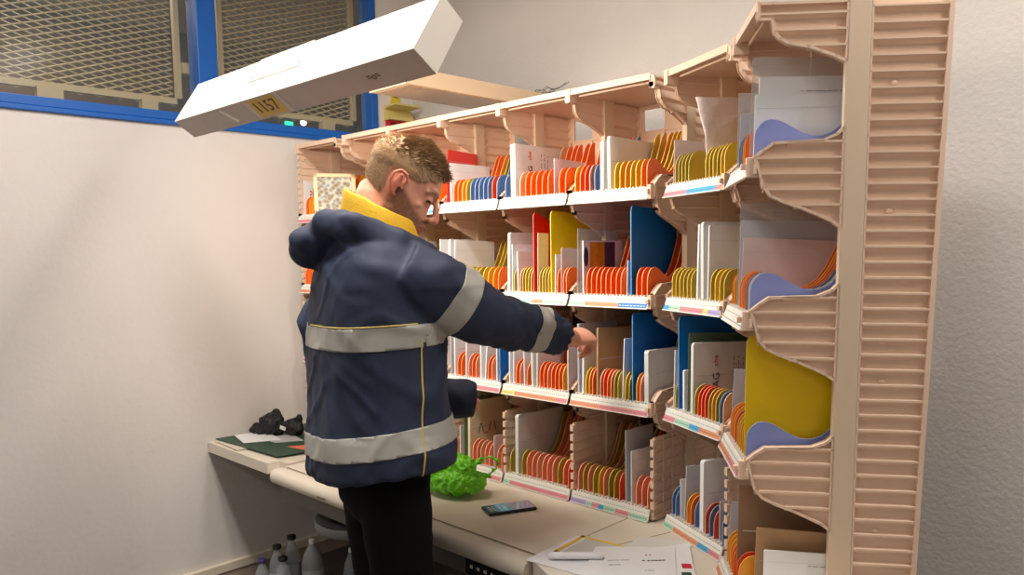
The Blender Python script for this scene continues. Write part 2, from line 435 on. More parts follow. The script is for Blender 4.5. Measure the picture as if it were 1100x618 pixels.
def divider_mesh(c, poly=DIVP, t=.0024, key=''):
    k = c+key
    if k not in dmesh:
        m = MB(); m.prism(poly, -t/2, t/2, 'x', 0, 1)
        rgb = DC[c] if c in DC else {'blue': (0, 108, 196), 'red': (214, 16, 16), 'bright yellow': (248, 208, 0)}[c]
        me = m.mesh('divider'); me.materials.append(mat('divider_'+c.replace(' ', '_').replace('-', '_'), rgb, .45))
        e = tuple(min(255, int(x*.62+105)) for x in rgb)
        me.materials.append(mat('divider_edge_'+c.replace(' ', '_').replace('-', '_'), e, .5)); dmesh[k] = me
    return dmesh[k]
ORD = ['first', 'second', 'third', 'fourth', 'fifth', 'sixth', 'seventh', 'eighth', 'ninth', 'tenth', 'eleventh', 'twelfth', 'thirteenth', 'fourteenth', 'fifteenth']
TN = ['top row', 'second row', 'third row', 'bottom row']
BN = {'M1': 'bay before the bend', 'M2': 'second bay before the bend', 'M3': 'third bay before the bend', 'M4': 'bay behind the face', 'M5': 'bay behind the head',
      'L': 'far left bay', 'U2': 'angled bay', 'U3': 'end bay'}
mail_white = mat('envelope_white', (240, 240, 242), .6, var=.03, vscale=20)
mail_grey = mat('envelope_grey', (196, 194, 200), .6, var=.04, vscale=20)
mail_pink = mat('envelope_pinkish', (226, 206, 204), .6, var=.04, vscale=20)
mail_wrap = mat('plastic_wrap_white', (222, 222, 218), .25, var=.05, vscale=25, bump=.25, bscale=40)
kraft = mat('kraft_paper', (186, 146, 106), .65, var=.05, vscale=20)
kraftd = mat('kraft_brown', (150, 116, 88), .65, var=.05, vscale=20)
clear = thin_mat('clear_sleeve', (205, 205, 205), .35, .2)
greenclear = thin_mat('green_clear_sleeve', (110, 130, 90), .6, .2)
MM = {'white': mail_white, 'grey': mail_grey, 'pink': mail_pink, 'wrap': mail_wrap, 'kraft': kraft, 'brown': kraftd, 'clear': clear, 'greenclear': greenclear,
      'redclear': mat('red_folder', (214, 60, 54), .3), 'cream': mat('cream_card', (236, 222, 186), .6)}
ink = mat('black_print', (50, 46, 50), .6); redink = mat('red_print', (200, 50, 60), .6)

def mail(parent_bay, x, t, h, L, m, desc, where, prints=None, d0=.006, lean=0, F=0, tilt=0, side=1):
    """an upright envelope: thickness t along x, length L along depth, height h"""
    e = MB(); bv = random.uniform(.0015, .004) if t < .01 else .007
    poly = [(0, .0), (0, h-bv), (bv*.3, h-bv*.3), (bv, h), (L-bv, h-.002), (L, h-bv), (L, 0)]
    # slightly bulging body
    n = 6; rs = []
    m0 = MM[m]
    e.prism(poly, -t/2, t/2, 'x', 0)
    if t > .004:
        e.box(t/2, t/2+.0004, .01, L-.01, h*.55, h*.56, 1)
    else: e.box(t/2, t/2+.0003, .006, L-.006, h*.80, h*.803, 1)
    o = e.build('envelope', [m0, mail_grey], bevel=.0012 if t > .004 else 0)
    M = parent_bay.matrix_basis @ Matrix.Translation((x, d0, F+.001)) @ Matrix.Rotation(random.uniform(-.035, .01), 4, 'X') @ Matrix.Rotation(lean+random.uniform(-.02, .03), 4, 'Y') @ Matrix.Rotation(random.uniform(-.03, .03), 4, 'Z')
    o.matrix_world = M
    tag(o, desc+', '+where, 'envelope')
    if prints:
        for (txt, sz, py, pz, col, rot) in prints:
            me = text_mesh(txt, sz); me.materials.append(redink if col == 'r' else ink)
            q = link('printed_text', me, o)
            # text in plane facing +x : x axis of text -> +y ; rotated by rot
            q.matrix_local = Matrix.Translation((t/2+.0008, py, pz)) @ Matrix(((0, 0, 1, 0), (1, 0, 0, 0), (0, 1, 0, 0), (0, 0, 0, 1))) @ Matrix.Rotation(rot, 4, 'Z')
    return o
MAG = [('MAG', .030, .072, .085, 'k', PI/2), ('che', .022, .070, .150, 'r', PI/2), ('- -- --- - --', .020, .125, .12, 'k', PI/2), ('-- - --- -- -', .020, .140, .12, 'k', PI/2), ('--- -- -', .020, .155, .13, 'k', PI/2)]
LINES = [('_ __ ___ ___ __', .012, .11, .11, 'k', 0), ('___ __ ____', .012, .12, .095, 'k', 0)]
FLOW = [('*', .05, .05, .05, 'r', 0), ('*', .04, .065, .035, 'k', 0)]

def D(*cs): return [('d', c) for c in cs]
def T(c, poly='a'): return [('t', c, poly)]
def Ml(m, t, h, L, desc, prints=None, lean=0, d0=.006): return [('m', m, t, h, L, desc, prints, lean, d0)]
CONT = {
 ('M1', 0): D('amber', 'orange', 'red-orange', 'salmon', 'slate blue') + Ml('wrap', .012, .155, .20, 'thick white plastic-wrapped magazine', MAG) + Ml('white', .010, .165, .24, 'white wrapped envelope') + D('yellow', 'yellow', 'amber', 'yellow', 'yellow', 'amber', 'orange'),
 ('M2', 0): D('slate blue') + Ml('wrap', .022, .185, .25, 'bulky white wrapped packet', MAG) + D('tan', 'orange', 'orange', 'orange', 'orange', 'orange') + Ml('pink', .002, .12, .16, 'pinkish white card') + D('orange', 'orange'),
 ('M3', 0): Ml('redclear', .003, .20, .15, 'red folder in clear sleeve') + Ml('white', .003, .15, .2, 'plain white envelope') + D('orange', 'orange', 'amber', 'olive', 'slate blue', 'slate blue', 'slate blue', 'slate blue', 'slate blue', 'red-orange', 'slate blue'),
 ('M4', 0): D('orange', 'orange', 'amber', 'orange', 'amber', 'orange', 'orange', 'orange', 'amber', 'orange', 'orange'),
 ('L', 0): Ml('white', .002, .16, .1, 'white card printed with red flowers', [('*', .09, .05, .09, 'r', 0), ('*', .07, .04, .04, 'r', 1)]) + D('orange', 'amber', 'amber', 'orange', 'amber', 'amber'),
 ('U2', 0): Ml('pink', .002, .13, .12, 'brownish pink envelope') + D('olive', 'olive', 'olive', 'olive', 'olive') + [('bag',)] + D('yellow', 'olive', 'yellow', 'olive', 'yellow', 'yellow'),
 ('U3', 0): Ml('clear', .002, .19, .2, 'tall clear plastic sleeve') + Ml('grey', .002, .14, .2, 'grey folded sheet') + D('slate blue', 'slate blue', 'amber', 'orange') + Ml('clear', .004, .232, .30, 'tallest clear sleeve') + Ml('white', .003, .185, .30, 'white envelope with two lines of print', [('_ __ ___ ___ __', .014, .13, .16, 'k', 0), ('___ __ ____', .014, .16, .148, 'k', 0)], d0=.018) + Ml('white', .003, .145, .30, 'plain white envelope, lower than the one behind') + D('lilac blue'),
 ('M1', 1): Ml('clear', .003, .21, .2, 'clear sleeve holding a catalogue') + [('cat',)] + D(*['orange']*8) + Ml('white', .002, .11, .1, 'thin white slip') + T('blue', 'b') + D('orange', 'orange', 'orange'),
 ('M2', 1): Ml('wrap', .012, .205, .22, 'tall white wrapped envelope', MAG) + Ml('white', .003, .165, .16, 'plain white envelope') + D('olive') + Ml('white', .004, .14, .16, 'low white envelope leaning right') + D('tan', 'olive', 'yellow', 'olive', 'yellow') + T('red') + Ml('cream', .002, .20, .05, 'narrow cream card') + D('olive', 'yellow', 'olive', 'yellow') + T('bright yellow', 'b') + Ml('white', .003, .13, .14, 'white envelope before the yellow sheet') + D('orange') + Ml('pink', .002, .15, .12, 'card printed with red flowers', FLOW) + D('orange', 'orange'),
 ('M3', 1): Ml('wrap', .010, .19, .20, 'white wrapped magazine with red print', MAG) + Ml('white', .004, .185, .2, 'white envelope beside the wrapped magazine') + D('olive', 'yellow', 'olive', 'yellow', 'olive', 'yellow', 'amber', 'amber', 'orange'),
 ('M4', 1): Ml('wrap', .010, .19, .20, 'white wrapped magazine') + Ml('white', .004, .155, .2, 'white envelope') + D('olive', 'yellow', 'olive', 'yellow', 'yellow', 'amber', 'yellow', 'olive') + Ml('white', .004, .19, .16, 'taller white envelope'),
 ('L', 1): D('orange', 'orange', 'orange', 'salmon', 'orange', 'orange'),
 ('U2', 1): D('yellow', 'olive', 'yellow', 'olive', 'yellow', 'olive') + Ml('white', .006, .205, .14, 'white folded letter') + Ml('wrap', .012, .21, .22, 'stack of white printed mail', MAG) + Ml('white', .004, .20, .18, 'white leaflet leaning against the stack') + D('olive', 'yellow', 'yellow', 'olive'),
 ('U3', 1): D('orange', 'amber') + Ml('clear', .004, .245, .30, 'tall clear sleeve') + Ml('grey', .003, .205, .30, 'greyish envelope') + Ml('pink', .003, .165, .30, 'pinkish envelope') + D('orange', 'amber', 'orange', 'orange', 'slate blue', 'cream', 'lilac blue'),
 ('M1', 2): Ml('grey', .006, .225, .2, 'tall grey envelope') + Ml('white', .006, .15, .12, 'white letter bundle beside the hand') + D('yellow', 'amber', 'orange') + Ml('kraft', .006, .215, .24, 'tall brown kraft envelope') + D('tan', 'red-orange', 'orange', 'salmon', 'olive', 'olive') + Ml('white', .003, .19, .12, 'white envelope propped before the blue sheet') + D('yellow', 'olive') + T('blue', 'b') + D('amber', 'salmon') + Ml('wrap', .014, .16, .22, 'thick white packet'),
 ('M2', 2): Ml('white', .005, .16, .14, 'white letter') + Ml('white', .004, .15, .14, 'short white letter') + D('orange', 'salmon') + Ml('white', .004, .16, .14, 'thin white letter') + D('orange') + Ml('wrap', .008, .17, .16, 'white wrapped leaflet') + Ml('white', .004, .16, .12, 'white letter near the cuff') + D('orange', 'orange', 'salmon', 'orange', 'orange', 'orange', 'amber') + Ml('pink', .005, .155, .1, 'pinkish letter'),
 ('M3', 2): Ml('grey', .006, .19, .14, 'grey white letter') + Ml('white', .006, .18, .14, 'white letter') + D('orange', 'orange') + Ml('white', .005, .17, .14, 'white letter with a pink flap') + D('salmon', 'orange', 'salmon') + Ml('white', .007, .165, .14, 'thick white letter') + Ml('white', .005, .16, .14, 'white letter leaning to the right', None, .05) + D('orange', 'salmon') + Ml('white', .005, .155, .14, 'short white letter') + T('blue'),
 ('M4', 2): Ml('white', .006, .17, .14, 'white letter') + D('orange', 'orange', 'orange', 'salmon', 'orange') + Ml('white', .006, .17, .14, 'long white letter'),
 ('U2', 2): Ml('white', .003, .17, .12, 'thin white letter') + D('olive') + T('blue', 'b') + Ml('white', .008, .12, .12, 'short white letter') + Ml('greenclear', .002, .225, .25, 'clear greenish sleeve') + Ml('wrap', .012, .20, .26, 'white wrapped magazine', MAG) + D('olive', 'red-orange', 'red-orange', 'red-orange', 'olive', 'amber', 'olive', 'slate blue', 'tan'),
 ('U3', 2): Ml('grey', .004, .165, .2, 'plain greyish white envelope') + D('amber', 'orange', 'amber', 'brick red', 'amber', 'yellow', 'amber', 'amber') + T('bright yellow', 'b') + D('lilac blue'),
 ('M1', 3): D('salmon', 'olive', 'salmon', 'olive', 'yellow', 'salmon', 'olive', 'olive', 'red-orange') + Ml('grey', .003, .225, .15, 'tall grey envelope') + Ml('white', .003, .165, .15, 'white envelope') + D('salmon', 'salmon', 'salmon'),
 ('M2', 3): D('olive') + Ml('wrap', .014, .21, .24, 'large pale padded packet') + D('olive', 'salmon', 'salmon', 'tan', 'salmon', 'salmon', 'salmon', 'olive', 'salmon', 'red-orange'),
 ('M3', 3): D('salmon', 'salmon') + Ml('white', .003, .13, .1, 'white card') + Ml('greenclear', .004, .235, .14, 'green-edged magazine') + Ml('cream', .010, .225, .22, 'pale sketched magazine', [('/\\_/ \\', .05, .09, .12, 'k', 0)]) + D('salmon', 'salmon', 'tan', 'salmon', 'salmon') + Ml('pink', .003, .12, .2, 'greyish pink card') + D('salmon', 'salmon'),
 ('M4', 3): D('salmon', 'salmon', 'orange', 'salmon', 'salmon', 'salmon') + Ml('white', .004, .15, .12, 'white letter') + D('salmon', 'salmon', 'orange'),
 ('L', 3): D('amber', 'yellow', 'amber', 'amber'),
 ('U2', 3): D('slate blue', 'slate blue') + Ml('white', .003, .12, .12, 'short white letter') + Ml('grey', .003, .165, .14, 'grey letter') + D('amber', 'orange', 'slate blue') + Ml('white', .016, .20, .18, 'thick folded white envelope') + D('brick red', 'slate blue', 'brick red') + Ml('grey', .003, .115, .14, 'small grey card') + D('slate blue'),
 ('U3', 3): Ml('grey', .003, .15, .12, 'grey letter') + D('amber', 'amber', 'amber', 'orange', 'orange') + Ml('brown', .005, .235, .30, 'large dark brown kraft envelope') + D('red-orange', 'amber') + Ml('kraft', .005, .165, .30, 'lower brown kraft envelope', None, 0, .03) + Ml('white', .004, .125, .30, 'white envelope with two printed lines', [('_ __ ___ ___ __', .012, .13, .10, 'k', 0), ('___ __ ____', .012, .16, .09, 'k', 0)], 0, .045),
}
CONT[('M5', 0)] = D('orange', 'amber', 'orange'); CONT[('M5', 3)] = D('salmon', 'orange', 'salmon')
for (bn, tr), items in CONT.items():
    bay = bays[bn]; w = {'U2': .287, 'U3': .281}.get(bn, W); F = FL[tr]
    bpy.context.view_layer.update()
    tw = [(.0024 if it[0] == 'd' else .003 if it[0] == 't' else .05 if it[0] == 'bag' else .006 if it[0] == 'cat' else it[2]) for it in items]
    x0, x1 = .022, w-.016
    gap = (x1-x0-sum(tw))/max(1, len(items)-1)
    gap = min(gap, .026)
    x = x0; cnt = {}; where = '%s, %s' % (TN[tr], BN[bn])
    tot = {}
    for it in items:
        if it[0] == 'd': tot[it[1]] = tot.get(it[1], 0)+1
    for it, t in zip(items, tw):
        xc = x+t/2
        if it[0] == 'd':
            c = it[1]; cnt[c] = cnt.get(c, 0)+1
            o = bpy.data.objects.new('divider', divider_mesh(c)); COL.objects.link(o)
            o.matrix_world = bay.matrix_basis @ Matrix.Translation((xc, -.0+.002, F+.004)) @ Matrix.Rotation(random.uniform(-.012, .03), 4, 'Y') @ Matrix.Rotation(random.uniform(-.02, .02), 4, 'Z')
            lab = ('the only %s divider, ' % c if tot[c] == 1 else '%s %s divider from the left, ' % (ORD[cnt[c]-1], c)) + where
            tag(o, lab, 'divider', 'plastic dividers in the sorting rack')
        elif it[0] == 't':
            o = bpy.data.objects.new('upright_sheet', divider_mesh(it[1], TALL if it[2] == 'a' else TALLB, .003, it[2])); COL.objects.link(o)
            o.matrix_world = bay.matrix_basis @ Matrix.Translation((xc, .002, F+.004))
            tag(o, 'tall %s upright plastic sheet, %s' % (it[1], where), 'divider', 'tall plastic sheets in the rack')
        elif it[0] == 'cat':
            m = MB(); m.box(-.003, .003, 0, .2, 0, .17, 0); m.box(.003, .0034, .03, .105, 0.01, .165, 1); m.box(.003, .0034, .105, .16, .01, .165, 2); m.ball((.0032, .012, .12), .03, (.03, .4, 1), mi=2)
            o = m.build('catalogue', [mat('catalogue_white', (220, 214, 216), .3), mat('catalogue_amber', (214, 140, 20), .35, var=.3, vscale=30), mat('catalogue_dark_blue', (50, 48, 84), .35, var=.4, vscale=40)])
            o.matrix_world = bay.matrix_basis @ Matrix.Translation((xc, .010, F+.002))
            tag(o, 'orange and dark blue printed catalogue, '+where, 'catalogue')
        elif it[0] == 'bag':
            rs = []
            for j in range(15):
                f = j/14; z = .004+f*.215; hw = .004+.013*f**1.5; y0 = .052-.058*f; y1 = .05+.17*f**.8
                ring = []
                for k in range(28):
                    a = 2*PI*k/28; yy = (y0+y1)/2+(y1-y0)/2*math.cos(a); xx = hw*math.sin(a)
                    q = noise.noise(Vector((xx*30, yy*28, z*22)))*.008*min(1, f*3+.2)
                    ring.append((xx+q-.016*(1-f)*0, yy+q*.6, z+noise.noise(Vector((yy*20, 3, k)))*.004*f))
                rs.append(ring)
            m = MB(); m.rings(rs); o = m.build('plastic_bag', mat('white_crumpled_plastic', (232, 214, 210), .3, bump=.4, bscale=60, var=.06, vscale=20))
            o.matrix_world = bay.matrix_basis @ Matrix.Translation((xc, .002, F+.002))
            tag(o, 'crumpled white plastic bag standing among olive dividers on the angled bay', 'bag')
        else:
            _, mk, tt, h, L, desc, pr, ln, d0 = it
            mail(bay, xc, tt, h, L, mk, desc, where, pr, d0=d0, lean=ln, F=F)
        x += t+gap
# framed picture leaning in the far left bay
e = empty('picture_frame', (-2.925, 1.915, FL[0]+.003), 0, 'cream framed printed picture leaning in the top row of the far left bay', 'picture frame'); e.rotation_euler = (math.radians(-8), 0, math.radians(62)); e.scale = (1.2, 1.2, 1.12)
m = MB()
for a in ((-.075, .075, 0, .014), (-.075, .075, .146, .16), (-.075, -.061, 0, .16), (.061, .075, 0, .16)): m.box(a[0], a[1], -.006, .006, a[2], a[3])
m.build('frame', mat('cream_frame', (236, 214, 168), .5), e)
m = MB(); m.box(-.063, .063, -.003, .003, .012, .148)
pm = mat('picture_print', (170, 170, 150), .4)
nt = pm.node_tree; v = nt.nodes.new('ShaderNodeTexVoronoi'); v.inputs['Scale'].default_value = 70
tc = nt.nodes['Texture Coordinate']; nt.links.new(tc.outputs['Object'], v.inputs['Vector'])
r = nt.nodes.new('ShaderNodeValToRGB'); r.color_ramp.elements[0].color = lin((120, 104, 84)); r.color_ramp.elements[1].color = lin((220, 210, 180)); r.color_ramp.elements[0].position = .1; r.color_ramp.elements[1].position = .8; q_ = r.color_ramp.elements.new(.4); q_.color = lin((176, 150, 112)); q_ = r.color_ramp.elements.new(.55); q_.color = lin((150, 168, 176))
nt.links.new(v.outputs['Distance'], r.inputs[0]); nt.links.new(r.outputs[0], nt.nodes['Principled BSDF'].inputs['Base Color'])
m.build('picture', pm, e)

# ------------------------------------------------------------------ desks
DZ = .65
e = empty('side_worktop', (-3.0, 1.85, 0), 0, 'short plain cream worktop against the left wall under the green folder', 'worktop')
m = MB(); m.prism([(-.246, -.41), (.268, -.41), (.268, -.36), (.335, -.36), (.335, .40), (-.246, .40)], DZ-.042, DZ, 'z'); m.box(.268, .335, -.40, -.36, DZ-.042, DZ-.036); m.build('tabletop', desk_m, e, bevel=.003)
m = MB(); m.box(-.20, .32, .30, .34, .0, DZ-.042); m.build('back_leg_panel', mat('leg_grey', (120, 118, 112), .5), e)
e = empty('sorting_desk', (-2.0, 1.85, 0), 0, 'long cream sorting desk with rounded front edge, in front of the man', 'desk')
m = MB(); m.box(-.64, .662, -.385, .40, DZ-.045, DZ); m.build('tabletop', desk_m, e, bevel=.0015)
m = MB(); prof = [(-.388, DZ-.001), (-.40, DZ)] + [(-.425-.026*math.sin(a), DZ-.028+.028*math.cos(a)) for a in [i*PI/8 for i in range(1, 8)]] + [(-.40, DZ-.056), (-.388, DZ-.05)]
m.prism(prof, -.64, .662, 'x', 0, smooth=False); o = m.build('edge_moulding', desk_e, e); 
for p in o.data.polygons: p.use_smooth = len(p.vertices) == 4
m = MB(); m.box(-.62, .655, -.389, -.3855, DZ, DZ+.0006); m.build('edge_seam', crease, e)
m = MB(); m.box(-.64, .655, -.405, -.37, .53, DZ-.058); m.build('support_beam', mat('beam_grey', (96, 90, 84), .5), e); m = MB(); m.box(-.6, .62, .28, .32, .3, DZ-.05); m.build('support_beam', mat('beam_grey', (96, 90, 84), .5), e)
for x in (-.5, .52):
    m = MB(); m.box(x-.03, x+.03, .1, .18, .04, DZ-.05); m.box(x-.03, x+.03, -.25, .32, 0, .04); m.build('leg', mat('leg_grey', (120, 118, 112), .5), e)
m = MB(); m.box(.40, .61, -.414, -.406, .538, .583, 0)
for k in range(6): m.box(.42+k*.028, .42+k*.028+random.choice((.006, .010, .014)), -.4155, -.414, .559, .568, 1)
m.build('control_panel', [mat('panel_black', (16, 16, 16), .4), mat('panel_white', (230, 230, 225), .5)], e)
m = MB(); 
for p in ((-.28, -.4553),): m.box(p[0]-.03, p[0]+.02, p[1]+.0, p[1]+.002, DZ-.034, DZ-.028)
m.build('edge_mark', crease, e)
e = empty('corner_desk', (-1.2, 1.7, 0), 0, 'cream corner desk top at bottom right, under the papers and the angled bays', 'desk')
poly = [(-1.334, 1.43), (-1.05, 1.30), (-.72, .98), (-.40, 1.30), (-.60, 1.72), (-.85, 2.1), (-1.334, 2.25)]
poly = [(a+1.2, c-1.7) for a, c in poly]
m = MB(); m.prism(poly, DZ-.045, DZ, 'z'); m.build('tabletop', desk_m, e, bevel=.0015)
m = MB(); m.box(-.05, .0, .0, .05, 0, DZ-.045); m.box(.55, .60, -.3, -.25, 0, DZ-.045); m.build('leg', mat('leg_grey', (120, 118, 112), .5), e)
m = MB(); m.box(-.001, .001, -.27, .16, DZ, DZ+.0005, M=Matrix.Translation((-.02, 0, 0)) @ Matrix.Rotation(-.30, 4, 'Z')); m.build('seam_line', crease, e)
m = MB(); m.lathe([(.003, 0), (.003, .0006)], (.0, .06, DZ), 10); m.build('screw_head', crease, e)

# ------------------------------------------------------------------ main lamp
LU0, LU1 = -2.575, -1.34
A_, B_, C_, D_ = (1.086, 1.888), (1.150, 1.843), (1.232, 1.972), (1.172, 2.020)
lamp = empty('sorting_lamp', ((LU0+LU1)/2, 1.15, 1.84), 0, 'long white box lamp with a yellow number label hanging above the man', 'lamp')
ox, oy, oz = lamp.location
def Lp(p): return (p[0]-oy, p[1]-oz)
m = MB(); m.prism([Lp(A_), Lp(B_), Lp(C_), Lp(D_)], LU0-ox, LU1-ox, 'x'); hs = m.build('housing', [lamp_m], lamp, bevel=.0025)
eu = Vector((0, B_[0]-A_[0], B_[1]-A_[1])); eA = eu.normalized()       # across the underside
eF = Vector((0, D_[0]-A_[0], D_[1]-A_[1])); eFn = eF.normalized()       # up the front face
nB = Vector((0, eA.z, -eA.y)); nB = nB if nB.z < 0 else -nB              # outward of underside
nF = Vector((0, -eFn.z, eFn.y)); nF = nF if nF.y < 0 else -nF
def on_under(u, a): return Vector((u-ox, A_[0]-oy, A_[1]-oz)) + eA*a
def patch(pts, n, t=.0006):
    m = MB(); q = [Vector(p) for p in pts]; k = len(q)
    m.add([p+n*.0002 for p in q]+[p+n*t for p in q], [list(range(k)), [k+i for i in range(k)]] + [(i, (i+1) % k, k+(i+1) % k, k+i) for i in range(k)]); return m
w_ = eu.length
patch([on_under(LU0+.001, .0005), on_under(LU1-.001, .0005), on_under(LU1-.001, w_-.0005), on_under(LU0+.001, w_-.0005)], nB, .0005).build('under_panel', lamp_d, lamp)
lb = patch([on_under(-2.125, .004), on_under(-1.93, .004), on_under(-1.93, .074), on_under(-2.125, .074)], nB, .0012).build('number_label', mat('label_sleeve', (206, 190, 176), .2), lamp)
patch([on_under(-2.105, .006), on_under(-1.955, .006), on_under(-1.955, .070), on_under(-2.105, .070)], nB, .0018).build('yellow_card', mat('card_yellow', (226, 186, 70), .5), lb)
X = Vector((1, 0, 0)); Yt = -eA; Zt = X.cross(Yt); 
MM4 = Matrix((X, Yt, Zt)).transposed().to_4x4(); MM4.translation = on_under(-2.03, .038)+nB*.0024
for k, ch in enumerate('1157'):
    me = text_mesh(ch, .056); me.materials.append(ink); q = link('printed_digit', me, lb)
    M3 = MM4.copy(); M3.translation = on_under(-2.077+.031*k, .038)+nB*.0024; q.matrix_local = M3
m = patch([on_under(-2.28, .01), on_under(-2.265, .008), on_under(-2.225, .06), on_under(-2.245, .066)], nB, .0009); m.build('scuff_mark', lamp_m, lamp)
me = text_mesh('=o=', .03); me.materials.append(mat('faint_print', (120, 100, 96), .6)); q = link('maker_mark', me, lamp); M2 = MM4.copy(); M2.translation = on_under(-1.53, .04)+nB*.0012; q.matrix_local = M2
def on_front(u, f): return Vector((u-ox, A_[0]-oy, A_[1]-oz)) + eFn*f
hF = eF.length
hp = patch([on_front(-2.15, .072), on_front(-1.86, .072), on_front(-1.86, hF+.001), on_front(-2.15, hF+.001)], nF, .0025).build('hatch_plate', lamp_m, lamp, bevel=.0006)
for u in (-2.135, -1.875):
    m = MB(); m.ball(on_front(u, .086)+nF*.002, .0035, n=8, m=6); m.build('screw', mat('screw_steel', (120, 116, 110), .4, metal=.6), hp)
for u in (-1.42, -1.375):
    m = MB(); m.tube([(u-ox, 1.20-oy, 2.0-oz), (u-ox, 1.20-oy, CEIL-oz)], .006, 10, round_caps=False); m.build('hanger_rod', lamp_m, lamp)
# light diffuser on the hidden side facing the rack
nR = -nF
m = MB(); a = Vector((LU0+.04-ox, B_[0]-oy, B_[1]-oz))+eFn*.012; c = Vector((LU1-.04-ox, B_[0]-oy, B_[1]-oz))+eFn*.012
h = eFn*(hF-.024)
m.add([a+nR*.0015, c+nR*.0015, c+h+nR*.0015, a+h+nR*.0015], [(0, 1, 2, 3)])
m.build('diffuser', mat('diffuser_glow', (255, 246, 230), .5, emit=(255, 240, 215), estr=2.2), lamp)

# second lamp behind the rack, running towards the back wall
l2 = empty('sorting_lamp', (-2.35, 2.2, 2.03), 0, 'beige box lamp above the rack, running back to the wall with cables on it', 'lamp')
m = MB(); m.prism([(-.06, .01), (.158, .01), (.16, .07), (-.055, .07)], -.46, .345, 'y'); m.build('housing', mat('lamp_beige', (224, 196, 164), .3), l2, bevel=.003)
m = MB(); m.box(-.045, .145, -.44, .32, .0078, .0098); m.build('reflector', mat('reflector', (214, 186, 156), .12, metal=.5), l2)
m = MB(); m.box(-.0, .10, .345, .42, .015, .05); m.build('wall_bracket', mat('lamp_beige', (224, 196, 164), .3), l2)
rnd = random.Random(3)
for k in range(5):
    pts = [Vector((.14-.012*k, .20+.03*k, .073))]
    for j in range(9): pts.append(pts[-1]+Vector((rnd.uniform(-.004, .022), rnd.uniform(0, .018), rnd.uniform(-.014, .016))))
    for p in pts: p.z = max(.072, p.z)
    m = MB(); m.tube(pts, .0014, 6); o = m.build('cable', mat('cable_grey', (90, 84, 86), .5), l2)

# ------------------------------------------------------------------ things on the desks
def paper(name, pts, z, t, m, label, cat='paper', group=None, curl=0):
    """flat sheet from four corner points (u,v) on the table"""
    cx = sum(p[0] for p in pts)/4; cy = sum(p[1] for p in pts)/4
    b = MB(); n = 8; vs = []; 
    for lay in (0, 1):
        for i in range(n+1):
            for j in range(n+1):
                a, c = i/n, j/n
                x = (pts[0][0]*(1-a)+pts[1][0]*a)*(1-c)+(pts[3][0]*(1-a)+pts[2][0]*a)*c
                y = (pts[0][1]*(1-a)+pts[1][1]*a)*(1-c)+(pts[3][1]*(1-a)+pts[2][1]*a)*c
                vs.append((x-cx, y-cy, curl*((a*2-1)**4*(c*2-1)**4)+lay*t))
    N = (n+1)**2; fs = []
    for i in range(n):
        for j in range(n):
            q = i*(n+1)+j; fs.append((q, q+1, q+n+2, q+n+1)); fs.append((N+q, N+q+n+1, N+q+n+2, N+q+1))
    for i in range(n):
        for (q, r) in ((i, i+1), (n*(n+1)+i, n*(n+1)+i+1), (i*(n+1), (i+1)*(n+1)), (i*(n+1)+n, (i+1)*(n+1)+n)): fs.append((q, r, N+r, N+q))
    b.add(vs, fs); o = b.build(name, m); o.location = (cx, cy, z)
    tag(o, label, cat, group); return o
green_f = mat('green_card', (42, 76, 58), .5, var=.08, vscale=15)
paper('folder', [(-3.235, 1.47), (-2.76, 1.50), (-2.70, 1.80), (-3.20, 1.90)], DZ+.008, .004, green_f, 'dark green card folder lying on the left end of the desk', 'folder')
paper('cream_sheet', [(-3.225, 1.46), (-3.0, 1.45), (-2.95, 1.75), (-3.2, 1.8)], DZ+.0035, .003, mat('sheet_cream', (214, 206, 190), .6), 'cream sheet just showing under the front edge of the green folder')
paper('envelope', [(-3.215, 1.545), (-3.05, 1.505), (-2.98, 1.64), (-3.19, 1.68)], DZ+.0145, .002, mail_white, 'white envelope on the green folder in front of black cloth', 'envelope')
paper('envelope', [(-3.08, 1.60), (-2.96, 1.60), (-2.90, 1.70), (-3.05, 1.73)], DZ+.0125, .0015, mail_grey, 'greyer envelope half under the white one on the green folder', 'envelope')
paper('card', [(-2.86, 1.60), (-2.74, 1.62), (-2.72, 1.72), (-2.80, 1.72)], DZ+.0125, .0015, mat('orange_card', (236, 130, 90), .5), 'small orange card on the green folder beside the jacket', 'card')
# crumpled black cloth
m = MB(); m.ball((0, 0, .035), .06, (1.1, .8, .9), 24, 16); m.ball((.10, .05, .03), .045, (1.3, .8, .8), 24, 16); m.ball((-.05, -.03, .015), .05, (1.4, .7, .45), 24, 16); m.tube([(.02, 0, .07), (.06, .02, .04), (.14, .06, .085), (.13, .07, .03)], .012, 10)
m.tube([(-.04, 0, .07), (0, .02, .10), (.04, .02, .08), (.05, .02, .04)], .008, 10)
me = remeshed(m, 'black_cloth', .006, 1, disp=lambda p: noise.noise(p*38)*.012+noise.noise(p*90)*.005)
for v in me.vertices: v.co.z = max(v.co.z, 0)
me.materials.append(mat('black_fabric', (16, 15, 16), .6)); cl = link('black_cloth', me); cl.location = (-3.13, 1.68, DZ+.0145)
cl.scale = (1.0, 1.0, 1.0); tag(cl, 'crumpled pair of black gloves piled on the green folder', 'gloves')
m = MB(); m.box(-.013, .013, -.002, .002, -.008, .008); o = m.build('white_tag', mail_white, cl); o.location = (.13, -.02, .045); o.rotation_euler = (.2, .3, .5)
